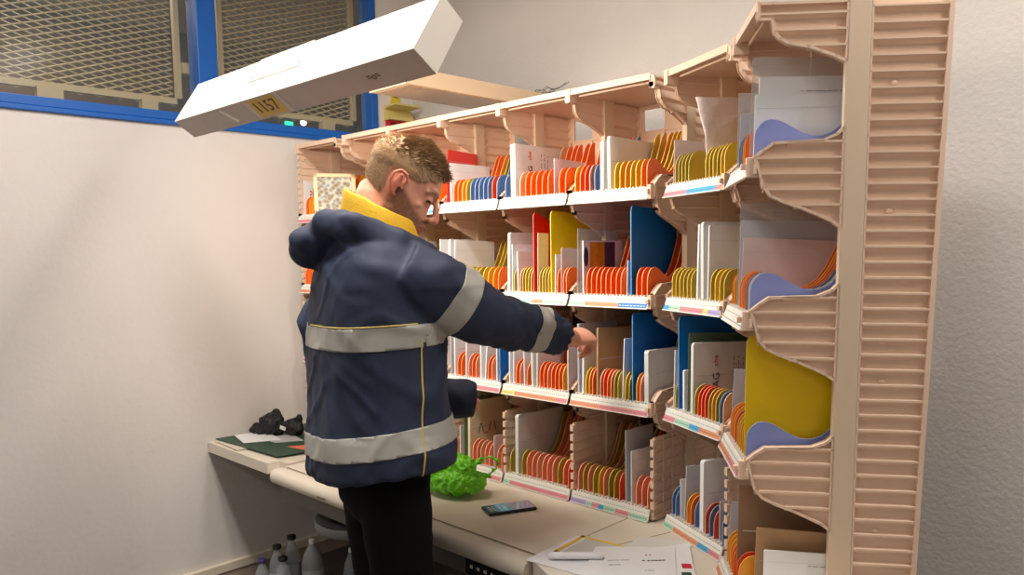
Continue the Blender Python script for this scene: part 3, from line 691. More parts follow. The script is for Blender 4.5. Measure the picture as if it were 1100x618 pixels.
# phone
pc = Vector((-1.655, 1.672, DZ)); ax = Vector((-1.667+1.734, 1.771-1.629, 0)).normalized()
ph = empty('smartphone', pc, math.atan2(ax.y, ax.x), 'black smartphone with its screen lit lying on the cream desk', 'phone')
m = MB(); m.box(-.079, .079, -.039, .039, .0005, .010); m.build('phone_case', mat('phone_black', (18, 22, 24), .35), ph, bevel=.004)
scm = bpy.data.materials.new('phone_screen'); scm.use_nodes = True; nt = scm.node_tree; bs = nt.nodes['Principled BSDF']; bs.inputs['Roughness'].default_value = .08
tc = nt.nodes.new('ShaderNodeTexCoord'); sx = nt.nodes.new('ShaderNodeSeparateXYZ'); nt.links.new(tc.outputs['Generated'], sx.inputs[0])
rp = nt.nodes.new('ShaderNodeValToRGB'); rp.color_ramp.interpolation = 'CONSTANT'; els = rp.color_ramp.elements
els[0].color = lin((60, 78, 84)); els[1].position = .18; els[1].color = lin((70, 110, 118))
for p, c in ((.25, (66, 150, 165)), (.42, (80, 140, 150)), (.5, (140, 128, 134)), (.75, (150, 134, 142))):
    q = els.new(p); q.color = lin(c)
nt.links.new(sx.outputs['X'], rp.inputs[0]); bs.inputs['Base Color'].default_value = (.02, .02, .02, 1); nt.links.new(rp.outputs[0], bs.inputs['Emission Color']); bs.inputs['Emission Strength'].default_value = .55
m = MB(); m.box(-.073, .073, -.034, .034, .010, .0107); scn = m.build('screen', scm, ph)
m = MB()
for k in range(3):
    for j in range(2): m.box(-.065+.0*k+j*.011, -.060+j*.011, -.02+.015*k, -.012+.015*k, .0107, .0109)
m.box(-.035, -.030, -.025, .02, .0107, .0109); m.box(-.02, -.012, -.025, .02, .0107, .0109)
m.build('screen_icons', mat('icon_white', (200, 205, 205), .5), scn)
# green bag
m = MB(); m.ball((0, 0, .045), .085, (1.25, .85, .5), 28, 18); m.ball((-.04, .03, .085), .055, (1, .9, 1), 20, 14); m.ball((.03, .0, .08), .05, (1, .8, 1), 20, 14)
m.ball((-.09, .0, .07), .06, (1, .9, 1), 20, 14)
m.tube([(.03, .01, .07), (.075, .03, .112), (.105, .045, .122), (.128, .055, .110), (.125, .055, .085), (.10, .05, .060), (.06, .03, .05)], [.012, .008, .006, .005, .005, .007, .012], 10)
me = remeshed(m, 'bag_body', .0032, 1, disp=lambda p: (.2-abs(noise.noise(p*30)))*.024+(.2-abs(noise.noise(p*75+Vector((3, 1, 2)))))*.012)
for v in me.vertices: v.co.z = max(v.co.z, 0)
gm = mat('green_film', (130, 236, 44), .22, bump=.15, bscale=70, var=.18, vscale=18)
gm.node_tree.nodes['Principled BSDF'].inputs['Transmission Weight'].default_value = .25
me.materials.append(gm); gb = link('plastic_bag', me); gb.location = (-1.895, 1.665, DZ+.001); gb.rotation_euler = (0, 0, .35)
tag(gb, 'bright green knotted plastic bag on the desk beside the jacket', 'bag')
# papers at the bottom right
pz = DZ+.001
P1 = paper('envelope', [(-1.345, 1.415), (-1.16, 1.44), (-1.16, 1.66), (-1.355, 1.635)], pz, .002, mail_white, 'white envelope with a yellow-framed form, under the rolled paper', 'envelope')
m = MB()
for a in ((-.075, .075, -.07, -.060), (-.075, .075, .060, .07), (-.075, -.064, -.07, .07), (.064, .075, -.07, .07)): m.box(a[0], a[1], a[2], a[3], 0, .0006)
o = m.build('yellow_border', mat('border_yellow', (240, 200, 60), .5), P1); o.location = (-.005, .045, .0022); o.rotation_euler = (0, 0, .1)
m = MB(); m.box(-.055, .055, -.06, .06, 0, .0003); o = m.build('clear_window', mat('form_grey', (206, 208, 202), .3), P1); o.location = (-.005, .045, .0022); o.rotation_euler = (0, 0, .1)
paper('sheet', [(-1.20, 1.60), (-1.06, 1.66), (-1.08, 1.81), (-1.22, 1.75)], pz, .0015, mat('sheet_offwhite', (222, 222, 218), .5), 'off-white leaflet with red and black logo at the back of the paper pile')
P2 = paper('letter', [(-1.15, 1.39), (-.97, 1.54), (-1.10, 1.735), (-1.26, 1.60)], pz+.004, .0015, mail_white, 'printed white letter on top of the paper pile at bottom right', 'letter')
for (tx, sz, x, y, c) in (('== CREDIT', .016, .03, .055, 'k'), ('= =', .012, .0, .075, 'r'), ('____ ___ ______', .008, -.04, .0, 'k'), ('___ ____', .008, -.03, -.03, 'k'), ('_ ___', .010, .055, .0, 'k')):
    me = text_mesh('= =====' if 'CREDIT' in tx else tx, sz); me.materials.append(redink if c == 'r' else ink)
    q = link('printed_text', me, P2); q.location = (x, y, .0022); q.rotation_euler = (0, 0, math.radians(45))
P3 = paper('flyer', [(-1.03, 1.50), (-.94, 1.58), (-1.09, 1.79), (-1.13, 1.72)], pz+.0022, .001, mail_white, 'flyer with red and green blocks sticking out right of the letter', 'flyer')
for k, c in enumerate(((200, 20, 60), (40, 70, 50))):
    m = MB(); m.box(-.014, .014, -.012, .012, 0, .0004); o = m.build('print_block', mat('block_%s' % ('red' if k == 0 else 'green'), c, .5), P3); o.location = (.035-.0+.028*k, .005-.045*k, .0012); o.rotation_euler = (0, 0, -.9)
m = MB(); m.tube([(-.062, 0, .011), (.062, 0, .011)], .011, 14, flat=.8); m.box(-.055, .05, .0, .03, .001, .004)
o = m.build('rolled_paper', mail_white); o.location = (-1.245, 1.50, pz+.0035); o.rotation_euler = (0, 0, .72); tag(o, 'folded white paper roll lying on the yellow-framed envelope', 'paper')

# ------------------------------------------------------------------ stool and bottles under the desk
st = empty('stool', (-2.50, 1.70, 0), 0, 'round grey work stool pushed under the desk behind the legs', 'stool')
m = MB(); m.lathe([(.01, .465), (.10, .468), (.155, .455), (.172, .435), (.170, .42), (.01, .42)], n=36); m.build('seat', mat('stool_top', (34, 34, 36), .5), st)
m = MB(); m.lathe([(.172, .43), (.178, .42), (.172, .395), (.13, .375), (.01, .37)], n=36); m.build('seat_shell', mat('stool_grey', (128, 130, 128), .35), st)
m = MB(); m.lathe([(.022, .37), (.022, .12), (.035, .12), (.035, .06), (.001, .06)], n=16); m.build('column', mat('stool_steel', (90, 90, 92), .3, metal=.8), st)
for k in range(5):
    a = 2*PI*k/5+.3; m = MB(); m.tube([(.02*math.cos(a), .02*math.sin(a), .09), (.24*math.cos(a), .24*math.sin(a), .065)], [.018, .012], 8); m.ball((.24*math.cos(a), .24*math.sin(a), .028), .028, n=12, m=8); m.build('leg', black, st)
pet = thin_mat('clear_pet', (190, 196, 200), .38, .12)
def bottle(x, y, h, r, cap, label, col=None, capr=.016):
    e = empty('bottle', (x, y, 0), 0, label, 'bottle', 'bottles on the floor under the desk')
    m = MB(); m.lathe([(r*.6, 0), (r, .008), (r, .03), (r*.93, .04), (r, .05), (r, h*.42), (r*.93, h*.46), (r, h*.5), (r, h*.62), (r*.8, h*.76), (r*.42, h*.88), (.012, h*.92), (.012, h*.965)], n=20)
    m.build('body', col or pet, e)
    m = MB(); m.lathe([(capr, h*.94), (capr, h-.002), (capr*.85, h), (.001, h)], n=16); m.build('cap', cap, e)
    m = MB(); m.lathe([(r+.0006, h*.30), (r+.0006, h*.56)], n=20); m.f = m.f[:20]; m.m = m.m[:20]; m.sm = m.sm[:20]; m.build('label_wrap', mat('bottle_label', (190, 196, 196), .5, var=.2, vscale=50), e)
    return e
capk = mat('cap_black', (12, 10, 10), .5)
bottle(-2.88, 1.475, .22, .032, mat('cap_purple', (62, 40, 110), .4), 'small clear bottle with purple cap, leftmost on the floor under the desk')
bottle(-2.90, 1.555, .25, .034, capk, 'clear bottle with black cap, between purple-capped bottle and the tallest one', capr=.019)
bottle(-2.93, 1.64, .26, .034, capk, 'tallest black-capped clear bottle behind the others under the desk', capr=.019)
bottle(-2.80, 1.525, .235, .034, capk, 'black-capped clear bottle in front of the other two black-capped ones', capr=.019)
bottle(-2.80, 1.66, .27, .045, mat('cap_white', (220, 220, 215), .4), 'whitish flask with white narrow cap right of the black-capped bottles', mat('milky_plastic', (150, 152, 152), .4), capr=.013)
bottle(-2.66, 1.76, .24, .036, mat('cap_white', (220, 220, 215), .4), 'clear bottle in the dark beneath the round stool', capr=.014)

# PERSON
#PSTART
# ------------------------------------------------------------------ the man
from mathutils.bvhtree import BVHTree
PB = Vector((-1.70, 1.22, 0))
man = empty('person', PB, 0, 'person in navy work jacket with grey reflective bands, head bowed, reaching into the rack', 'person')
Tf = Vector((math.cos(math.radians(72)), math.sin(math.radians(72)), 0)); Tr = Vector((Tf.y, -Tf.x, 0)); UZ = Vector((0, 0, 1))
def V(x, y, z): return Vector((x, y, z))-PB
# --- head frame
Hc = V(-1.632, 1.262, 1.618)
haz = math.radians(52); hp_ = math.radians(30)
hf = Vector((math.cos(haz)*math.cos(hp_), math.sin(haz)*math.cos(hp_), -math.sin(hp_)))
hr = Vector((math.sin(haz), -math.cos(haz), 0)); hu = hr.cross(hf)
HM = Matrix((hr, hf, hu)).transposed().to_4x4(); HM.translation = Hc; HMi = HM.inverted()
HR = [(-.116, .045, .085, .018), (-.108, .030, .098, .034), (-.094, .002, .103, .047), (-.078, -.024, .099, .055), (-.062, -.046, .099, .060), (-.045, -.064, .098, .064), (-.028, -.077, .096, .068), (-.010, -.087, .094, .071),
      (.006, -.093, .093, .073), (.02, -.096, .097, .0745), (.034, -.098, .101, .076), (.05, -.099, .099, .077), (.07, -.098, .093, .077), (.088, -.092, .083, .073), (.104, -.079, .068, .064), (.117, -.060, .048, .050), (.127, -.037, .026, .032), (.132, -.015, .006, .012)]
def headring(z, yb, yf, hw, off=0, n=40):
    r = []
    for k in range(n):
        a = 2*PI*k/n; c, s_ = math.cos(a), math.sin(a)
        cy = (yb+yf)/2-.01*(1 if hw > .05 else 0); ry = (yf-cy) if c > 0 else (cy-yb)
        x = (hw+off)*math.copysign(abs(s_)**.92, s_)*(1-.16*max(0, c)**2 if c > 0 else 1)
        r.append(Vector((x, cy+(ry+off)*math.copysign(abs(c)**.9, c), z)))
    return r
b = MB()
b.rings([[HM @ p for p in headring(*q)] for q in HR])
def hb(c, r, sc=(1, 1, 1)): b.ball(tuple(HM @ Vector(c)), r, (1, 1, 1), 16, 12, M=(HM.to_3x3() @ Matrix.Diagonal(sc)).to_4x4())
def ht(pts, rad, **k): b.tube([HM @ Vector(p) for p in pts], rad, **k)
ht([(0, .094, .026), (0, .106, .006), (0, .119, -.018), (0, .123, -.030)], [.006, .0075, .010, .0105], n=12)
hb((.010, .110, -.034), .0085); hb((-.010, .110, -.034), .0085); ht([(0, .100, -.040), (0, .117, -.036)], [.008, .008])
ht([(-.020, .094, -.062), (0, .103, -.060), (.020, .094, -.062)], [.004, .0055, .004]); ht([(-.018, .092, -.073), (0, .101, -.074), (.018, .092, -.073)], [.004, .006, .004])
hb((0, .090, -.096), .018, (1.2, .8, .8))
for sx_ in (-1, 1):
    ht([(sx_*.010, .097, .028), (sx_*.034, .088, .033), (sx_*.052, .070, .026)], [.0075, .0085, .006])
    hb((sx_*.032, .079, .008), .0135); hb((sx_*.042, .058, -.016), .016, (.9, 1, .8))
    hb((sx_*.055, .0, -.062), .020, (.5, 1.2, 1))
    # ear
    ex = sx_*.077
    ht([(ex, .008, .006), (ex+sx_*.006, .014, .020), (ex+sx_*.012, .006, .034), (ex+sx_*.016, -.012, .036), (ex+sx_*.018, -.024, .024), (ex+sx_*.015, -.024, .004), (ex+sx_*.008, -.014, -.016), (ex+sx_*.003, .0, -.026)], [.004, .0042, .0042, .0045, .0045, .0042, .0048, .0055], n=10)
    ht([(ex+sx_*.004, -.006, .024), (ex+sx_*.005, -.010, .006), (ex+sx_*.003, -.004, -.014)], [.006, .0075, .005], n=10)
    hb((ex+sx_*.002, .010, -.002), .0045)
# neck and trunk (inside the clothes)
b.tube([V(-1.665, 1.18, 1.40), V(-1.662, 1.195, 1.49), HM @ Vector((0, -.035, -.045))], [.072, .062, .060], n=24)
def lring(c, ru, rv, n=32): return [c + Tr*(ru*math.cos(2*PI*k/n)) + Tf*(rv*math.sin(2*PI*k/n)) for k in range(n)]
b.rings([lring(V(-1.69, 1.225, z), ru, rv) for z, ru, rv in ((.82, .05, .05), (.86, .16, .10), (.95, .165, .11), (1.05, .15, .10), (1.2, .165, .11), (1.35, .18, .11), (1.43, .14, .085), (1.47, .06, .06))])
legs = {}
for sd in (-1, 1):
    hip = V(-1.69, 1.225, .88)+Tr*(sd*.085); kn = V(-1.69, 1.235, .48)+Tr*(sd*.095)+Tf*.01; an = V(-1.69, 1.20, .09)+Tr*(sd*.105)-Tf*.0
    legs[sd] = (hip, kn, an)
    b.tube([hip, kn, an], [.075, .05, .038], n=16); b.tube([an+Vector((0, 0, -.03)), an+Tf*.08+Vector((0, 0, -.045))], [.035, .03], n=12)
# arms
RA = [(V(-1.525, 1.185, 1.405), .082), (V(-1.487, 1.235, 1.372), .090), (V(-1.462, 1.305, 1.325), .086), (V(-1.446, 1.38, 1.283), .077), (V(-1.432, 1.46, 1.258), .068), (V(-1.418, 1.54, 1.240), .060), (V(-1.407, 1.60, 1.218), .056), (V(-1.401, 1.634, 1.206), .048)]
LA = [(V(-1.85, 1.28, 1.40), .08), (V(-1.93, 1.27, 1.33), .075), (V(-1.985, 1.235, 1.24), .070), (V(-1.995, 1.245, 1.15), .068), (V(-1.93, 1.34, 1.08), .064), (V(-1.83, 1.43, 1.04), .063), (V(-1.745, 1.49, 1.02), .062), (V(-1.695, 1.535, 1.012), .058), (V(-1.675, 1.555, 1.01), .050)]
b.tube([p for p, r in RA]+[V(-1.393, 1.665, 1.205)], [r*.55 for p, r in RA]+[.027], n=16)
b.tube([p for p, r in LA[:-2]]+[V(-1.715, 1.52, 1.012)], [r*.5 for p, r in LA[:-2]]+[.027], n=16)
def hand(Wp, fw, nrm, left, curls):
    fw = fw.normalized(); nrm = (nrm-fw*nrm.dot(fw)).normalized(); side = nrm.cross(fw)      # side: towards the thumb of a palm-down right hand
    if left: side = -side
    rs = []
    for t, w_, h_ in ((0, .026, .022), (.02, .030, .021), (.045, .038, .019), (.07, .042, .017), (.088, .041, .0135), (.094, .034, .009)):
        c = Wp+fw*t+side*(.002)
        rs.append([c+side*(w_*math.cos(2*PI*k/20))+nrm*(h_*math.sin(2*PI*k/20)) for k in range(20)])
    b.rings(rs)
    for i, (off, L, r) in enumerate(((.031, .078, .0092), (.0105, .086, .0094), (-.0105, .080, .0090), (-.031, .064, .0080))):
        K = Wp+fw*(.086-.004*abs(i-1))+side*off; c1, c2, c3 = curls[i]
        def dr(a): return fw*math.cos(a)-nrm*math.sin(a)
        pts = [K-fw*.02, K]; a = c1; pts.append(pts[-1]+dr(math.radians(a))*L*.48); a += c2; pts.append(pts[-1]+dr(math.radians(a))*L*.30); a += c3; pts.append(pts[-1]+dr(math.radians(a))*L*.22)
        b.tube(pts, [r*.9, r*1.1, r, r*.92, r*.8], n=12)
    T0 = Wp+fw*.022+side*.026-nrm*.006
    pts = [T0-side*.01, T0+fw*.022+side*.018-nrm*.012, T0+fw*.046+side*.020-nrm*.030, T0+fw*.062+side*.008-nrm*.046]
    b.tube(pts, [.014, .0125, .0105, .0085], n=12)
hand(V(-1.402, 1.652, 1.200), Vector((.16, .96, .06)), Vector((.45, .0, 1)), False, [(52, 34, 30), (62, 42, 35), (70, 52, 40), (74, 62, 45)])
hand(V(-1.71, 1.535, 1.012), Vector((-.73, .70, -.02)), Vector((-.2, .2, 1)), True, [(35, 45, 25), (40, 50, 30), (45, 50, 30), (50, 55, 30)])
body_me = remeshed(b, 'body', .0034, 3)
# skin colour by area of the body (beard, lips, ears)
ca = body_me.color_attributes.new('tint', 'FLOAT_COLOR', 'POINT')
skin = Vector(lin((222, 158, 132))[:3]); beard = Vector(lin((126, 88, 66))[:3]); lipc = Vector(lin((176, 88, 80))[:3]); red = Vector(lin((216, 120, 100))[:3]); scalp = Vector(lin((172, 136, 108))[:3])
def sst(a, c, x): t = max(0, min(1, (x-a)/(c-a))); return t*t*(3-2*t)
for i, v in enumerate(body_me.vertices):
    q = HMi @ v.co; c = skin.copy()
    if q.z > -.2 and q.length < .24:
        n_ = noise.noise(q*120)*.5+.5
        zb = .004-.62*max(0, q.y-.012)
        bd = sst(zb+.008, zb-.012, q.z)*sst(-.022, -.004, q.y)
        if q.z < -.112: bd *= .5
        if q.y > .09: bd = max(bd*.8, sst(-.040, -.046, q.z))
        c = c.lerp(beard, min(1, bd*(.72+.4*n_)))
        if abs(q.z+.067) < .010 and q.y > .090 and abs(q.x) < .024: c = c.lerp(lipc, .8)
        if abs(q.x) > .079 and abs(q.y+.004) < .04: c = c.lerp(red, .6)
        if q.y > .118: c = c.lerp(red, .35)
        if q.z > .026 and q.z < .038 and q.y > .07 and abs(q.x) > .012 and abs(q.x) < .056: c = c.lerp(scalp*.55, .7)
        if abs(q.z-.004) < .0035 and q.y > .078 and abs(abs(q.x)-.032) < .014: c = Vector((.03, .02, .015))
    ca.data[i].color = (c.x, c.y, c.z, 1)
sk = mat('skin', (222, 158, 132), .5, bump=.15, bscale=400, sss=.12)
at_ = sk.node_tree.nodes.new('ShaderNodeAttribute'); at_.attribute_name = 'tint'
sk.node_tree.links.new(at_.outputs['Color'], sk.node_tree.nodes['Principled BSDF'].inputs['Base Color'])
body_me.materials.append(sk); link('body', body_me, man)

# --- hair
def in_hair(q, soft=0):
    if q.z < -.055: return False
    y = q.y; 
    if q.z > .055: lim = .082+(q.z-.055)*.25
    elif q.z > .0: lim = .012+(q.z)*1.0
    else: lim = -.028+(q.z)*.35
    if abs(q.x) < .02 and q.z > .06: lim += .01
    if abs(q.x) > .06 and q.z < .04 and q.y > -.034 and q.z < .038: return q.z > .036 and y < lim
    return y < lim
hm_ = MB(); rr = [headring(*q, off=(.003 if q[0] < .045 else .006)) for q in HR[4:]]; rr.append([Vector((0+p.x*.1, -.005+p.y*.1, .139)) for p in rr[-1]])
# dense grid of points on the hair shell
shell = []
for i in range(len(rr)-1):
    for s_ in range(4):
        t = s_/4; shell.append([rr[i][k].lerp(rr[i+1][k], t) for k in range(40)])
shell.append(rr[-1])
vs = [HM @ (p + p.normalized()*noise.noise(p*90)*.0016) for r in shell for p in r]; fs = []
for i in range(len(shell)-1):
    for k in range(40):
        ids = (i*40+k, i*40+(k+1) % 40, (i+1)*40+(k+1) % 40, (i+1)*40+k)
        c = sum((shell[j//40][j % 40] for j in ids), Vector())/4
        if in_hair(c): fs.append(ids)
hm_.add(vs, fs, 0, True)
rnd = random.Random(11)
def strand(p, d, L, r, mi):
    p1 = p+d*L*.5; p2 = p+d*L-Vector((0, 0, .12))*L*0
    a = d.orthogonal().normalized(); c = d.cross(a)
    vs = [p+a*r, p-a*r*.5+c*r*.87, p-a*r*.5-c*r*.87, p1+a*r*.8, p1-a*r*.4+c*r*.7, p1-a*r*.4-c*r*.7, p2]
    hm_.add(vs, [(0,1,4,3),(1,2,5,4),(2,0,3,5),(3,4,6),(4,5,6),(5,3,6)], mi)
cnt_ = 0
while cnt_ < 7000:
    i = rnd.randrange(len(shell)-1); k = rnd.randrange(40); t, u_ = rnd.random(), rnd.random()
    p = shell[i][k].lerp(shell[i][(k+1) % 40], t).lerp(shell[i+1][k].lerp(shell[i+1][(k+1) % 40], t), u_)
    if not in_hair(p): continue
    nrm = Vector((p.x*1.2, p.y+.005, p.z*.9 if p.z > 0 else 0)).normalized()
    top = sst(.060, .085, p.z)*(1 if p.y > -.05 else .35)
    d = (nrm*(.5+.1*rnd.random()) + Vector((rnd.uniform(-.35, .35), .75+.3*rnd.random(), rnd.uniform(-.05, .2)))*top + Vector((rnd.uniform(-.3, .3), rnd.uniform(-.2, .3), -.5))*(1-top)).normalized()
    L = .005+.022*top*rnd.uniform(.6, 1.1); 
    dw = (HM.to_3x3() @ d).normalized()
    strand(HM @ (p-nrm*.001), dw, L, .0007+.0003*top, 1 if rnd.random() < (.85 if top > .5 else .35) else 0); cnt_ += 1
hm_.build('hair', [mat('hair_blond', (160, 130, 98), .6), mat('hair_brown', (120, 92, 62), .55)], man)

# --- jacket
J = MB()
JC = [(.882, -1.692, 1.222, .262, .178), (.93, -1.695, 1.222, .262, .178), (1.0, -1.70, 1.222, .256, .174), (1.1, -1.70, 1.222, .252, .170), (1.2, -1.70, 1.220, .25, .168), (1.3, -1.698, 1.218, .246, .160), (1.37, -1.692, 1.215, .236, .150), (1.42, -1.685, 1.21, .215, .135), (1.46, -1.675, 1.205, .175, .115), (1.49, -1.667, 1.20, .12, .10), (1.515, -1.66, 1.20, .085, .085)]
def shear(p): 
    k = sst(1.35, .9, p.z); return Vector((p.x, p.y, p.z+k*.13*(p.x)+k*.06*p.y))
def jring(z, cx, cy, ru, rv, n=56, off=0):
    out = []
    for k in range(n):
        a = 2*PI*k/n; c, s_ = math.cos(a), math.sin(a)
        out.append(shear(V(cx, cy, z) + Tr*((ru+off)*math.copysign(abs(c)**.85, c)) + Tf*((rv+off)*math.copysign(abs(s_)**.85, s_))))
    return out
J.rings([jring(*q) for q in JC])
J.tube([p for p, r in RA], [r for p, r in RA], n=24, round_caps=False)
J.tube([p for p, r in LA], [r for p, r in LA], n=24, round_caps=False)
# hood folded behind the neck
J.tube([V(-1.545, 1.275, 1.445), V(-1.545, 1.18, 1.475), V(-1.60, 1.10, 1.512), V(-1.69, 1.085, 1.522), V(-1.765, 1.125, 1.528), V(-1.78, 1.20, 1.51), V(-1.73, 1.30, 1.48)], [.030, .034, .036, .042, .042, .038, .034], n=16)
J.ball(tuple(V(-1.750, 1.11, 1.485)), .070, (1.3, 1.1, .65), 24, 16, M=Matrix.Rotation(math.radians(50), 4, 'Z'))
J.ball(tuple(V(-1.775, 1.085, 1.462)), .052, (1.15, 1.0, 1.0), 24, 16, M=Matrix.Rotation(math.radians(45), 4, 'Z'))
def folds(p):
    q = p+PB
    d = noise.noise(Vector((q.x*6, q.y*6, q.z*4)))*.008 + noise.noise(Vector((q.x*22+3, q.y*22, q.z*8)))*.0035
    w1 = (q.x*.75+q.z*.6)*58+noise.noise(q*5)*5; d += max(0, math.sin(w1))**2*.0075*(noise.noise(q*7+Vector((9, 0, 0)))+.45)
    w2 = (q.x*-.6+q.z*.7)*72+noise.noise(q*6)*6; d += max(0, math.sin(w2))**2*.006*(noise.noise(q*6+Vector((0, 9, 0)))+.35)
    arm = sst(1.36, 1.44, q.y)*sst(1.1, 1.2, q.z)
    d += arm*(abs(noise.noise(Vector((q.x*14, q.y*30, q.z*14))))-.2)*.016
    cuff = sst(1.585, 1.62, q.y)*sst(1.1, 1.15, q.z)
    d += cuff*math.sin(math.atan2(q.z-1.215, q.x+1.40)*13)*.0035
    # diagonal pull creases from the armpit
    if 1.0 < q.z < 1.36: d += (.5-abs(noise.noise(Vector(((q.x+q.z*.8)*9, q.y*6, (q.z-q.x*.5)*4+7)))))*.009-.004
    hd = sst(1.46, 1.5, q.z); d += hd*(noise.noise(q*16)*.006+(.25-abs(noise.noise(q*13)))*.012)
    return d
jm = remeshed(J, 'jacket', .0075, 5, disp=folds)
jb = bmesh.new(); jb.from_mesh(jm)
def armmask(p, A, k=1.35):
    for i in range(len(A)-1):
        a, c = A[i][0], A[i+1][0]; t = max(0, min(1, (p-a).dot(c-a)/(c-a).length_squared))
        if (p-a.lerp(c, t)).length < A[i][1]*k: return True
    return False
def cutfaces(sel, co, no):
    fs = [f for f in jb.faces if sel(f.calc_center_median())]
    g = set(fs); 
    for f in fs: g.update(f.edges); g.update(f.verts)
    bmesh.ops.bisect_plane(jb, geom=list(g), plane_co=co, plane_no=no, dist=1e-5)
bands = []
lower_no = Vector((-.13, -.06, 1)).normalized()
tors = lambda p: (p.y+PB.y) < 1.415 and (not armmask(p, LA[2:], 1.05) or p.z < 1.0)
def torso_sel(z0, z1): return lambda p: z0-.12 < p.z < z1+.12 and tors(p)
for (z0, z1, no) in ((.940, 1.000, lower_no), (1.216, 1.272, Vector((-.03, -.03, 1)).normalized())):
    for z in (z0, z1): cutfaces(torso_sel(z0, z1), Vector((0, 0, z)), no)
    bands.append(('torso', Vector((0, 0, z0)), Vector((0, 0, z1)), no))
arm_ts = ((RA[1][0].lerp(RA[2][0], .80), RA[3][0]-RA[1][0]+Vector((0, 0, -.0)), .060), (RA[5][0].lerp(RA[6][0], .05), RA[6][0]-RA[5][0], .050))
for (c, d, wd_) in arm_ts:
    d = d.normalized(); sel = lambda p, c=c: (p-c).length < .17 and (p.y+PB.y) > 1.20
    cutfaces(sel, c-d*wd_/2, d); cutfaces(sel, c+d*wd_/2, d)
jb.normal_update()
def band_of(f):
    p = f.calc_center_median()
    for i, (c, d, wd_) in enumerate(arm_ts):
        d = d.normalized(); t = (p-c).dot(d)
        if abs(t) < wd_/2 and (p-c).length < (.13 if i else .145) and armmask(p, RA[2:], 1.4 if i else 2.3) and (i == 1 or ((p.y+PB.y) > 1.15 and (p-bands[1][1]).dot(bands[1][3]) > 0)): return 2+i
    if tors(p):
        for i, (k, a, c, no) in enumerate(bands):
            if (p-a).dot(no) > 0 and (p-c).dot(no) < 0 and (i == 0 or (p-arm_ts[0][0]).dot(arm_ts[0][1].normalized()) < -arm_ts[0][2]/2 or (p.x+PB.x) < -1.64): return i
    return -1
tagf = [band_of(f) for f in jb.faces]
for bi in range(4):
    sub = [f for f, t in zip(jb.faces, tagf) if t == bi]
    if not sub: continue
    m = MB(); vid = {}; vs = []; fs = []
    for f in sub:
        ids = []
        for v in f.verts:
            if v.index not in vid: vid[v.index] = len(vs); vs.append(v.co+v.normal*.0016)
            ids.append(vid[v.index])
        fs.append(ids)
    m.add(vs, fs, 0, True)
    me = m.mesh('reflective_band'); me.materials.append(mat('reflective_grey', (166, 164, 156), .45, var=.06, vscale=30))
    o = link('reflective_band', me, man); sdf = o.modifiers.new('t', 'SOLIDIFY'); sdf.thickness = .001; sdf.offset = 1
bvh = BVHTree.FromBMesh(jb)
jb.to_mesh(jm); jb.free()
jm.materials.append(mat('navy_cloth', (27, 38, 64), .72, bump=.12, bscale=350, var=.06, vscale=6)); link('jacket', jm, man)
def surf(az, z, r0=.6):
    o_ = V(-1.70, 1.22, z)+Vector((math.cos(az), math.sin(az), 0))*r0
    h = bvh.ray_cast(o_, -Vector((math.cos(az), math.sin(az), 0)))
    return h[0]+Vector((math.cos(az), math.sin(az), 0))*.002 if h[0] else None
pip = mat('yellow_piping', (206, 178, 96), .5)
pts = [surf(math.radians(-9-4*(1-i/26)), .90+.34*i/26) for i in range(27)]; pts = [p for p in pts if p]
m = MB(); m.tube(pts, .0022, 6); m.build('piping', pip, man)
pts = []
for i in range(27):
    az = math.radians(-12-i*4.0); g = surf(az, 1.27)
    if g:
        for _ in range(3): g = surf(az, 1.2745+.03*(g.x)+.03*g.y) or g
    pts.append(g); pts = [p for p in pts if p]
pts = [p for i, p in enumerate(pts) if i == 0 or (p-pts[i-1]).length < .08]
m = MB(); m.tube(pts, .0018, 6); m.build('piping', pip, man)
# yellow lining collar
cc = V(-1.655, 1.20, 1.535); cf = Vector((.62, .78, 0)).normalized(); cr = Vector((cf.y, -cf.x, 0))
rs = []
for (h, r, rf) in ((-.06, .094, .12), (-.03, .088, .115), (0, .081, .105), (.022, .078, .10), (.028, .074, .095), (.02, .069, .09), (-.03, .072, .09)):
    ring = []
    for k in range(44):
        a = 2*PI*k/44; c, s_ = math.cos(a), math.sin(a)
        p = cc+cf*((rf if c > 0 else r)*c)+cr*(r*s_); zz = h-(c*.5+.0)*.085+.012 + noise.noise(p*30)*.005
        ring.append(p+Vector((0, 0, zz)))
    rs.append(ring)
m = MB(); m.rings(rs, cap=False); m.build('collar_lining', mat('yellow_fleece', (214, 168, 30), .8, bump=.3, bscale=150, var=.1, vscale=25), man)
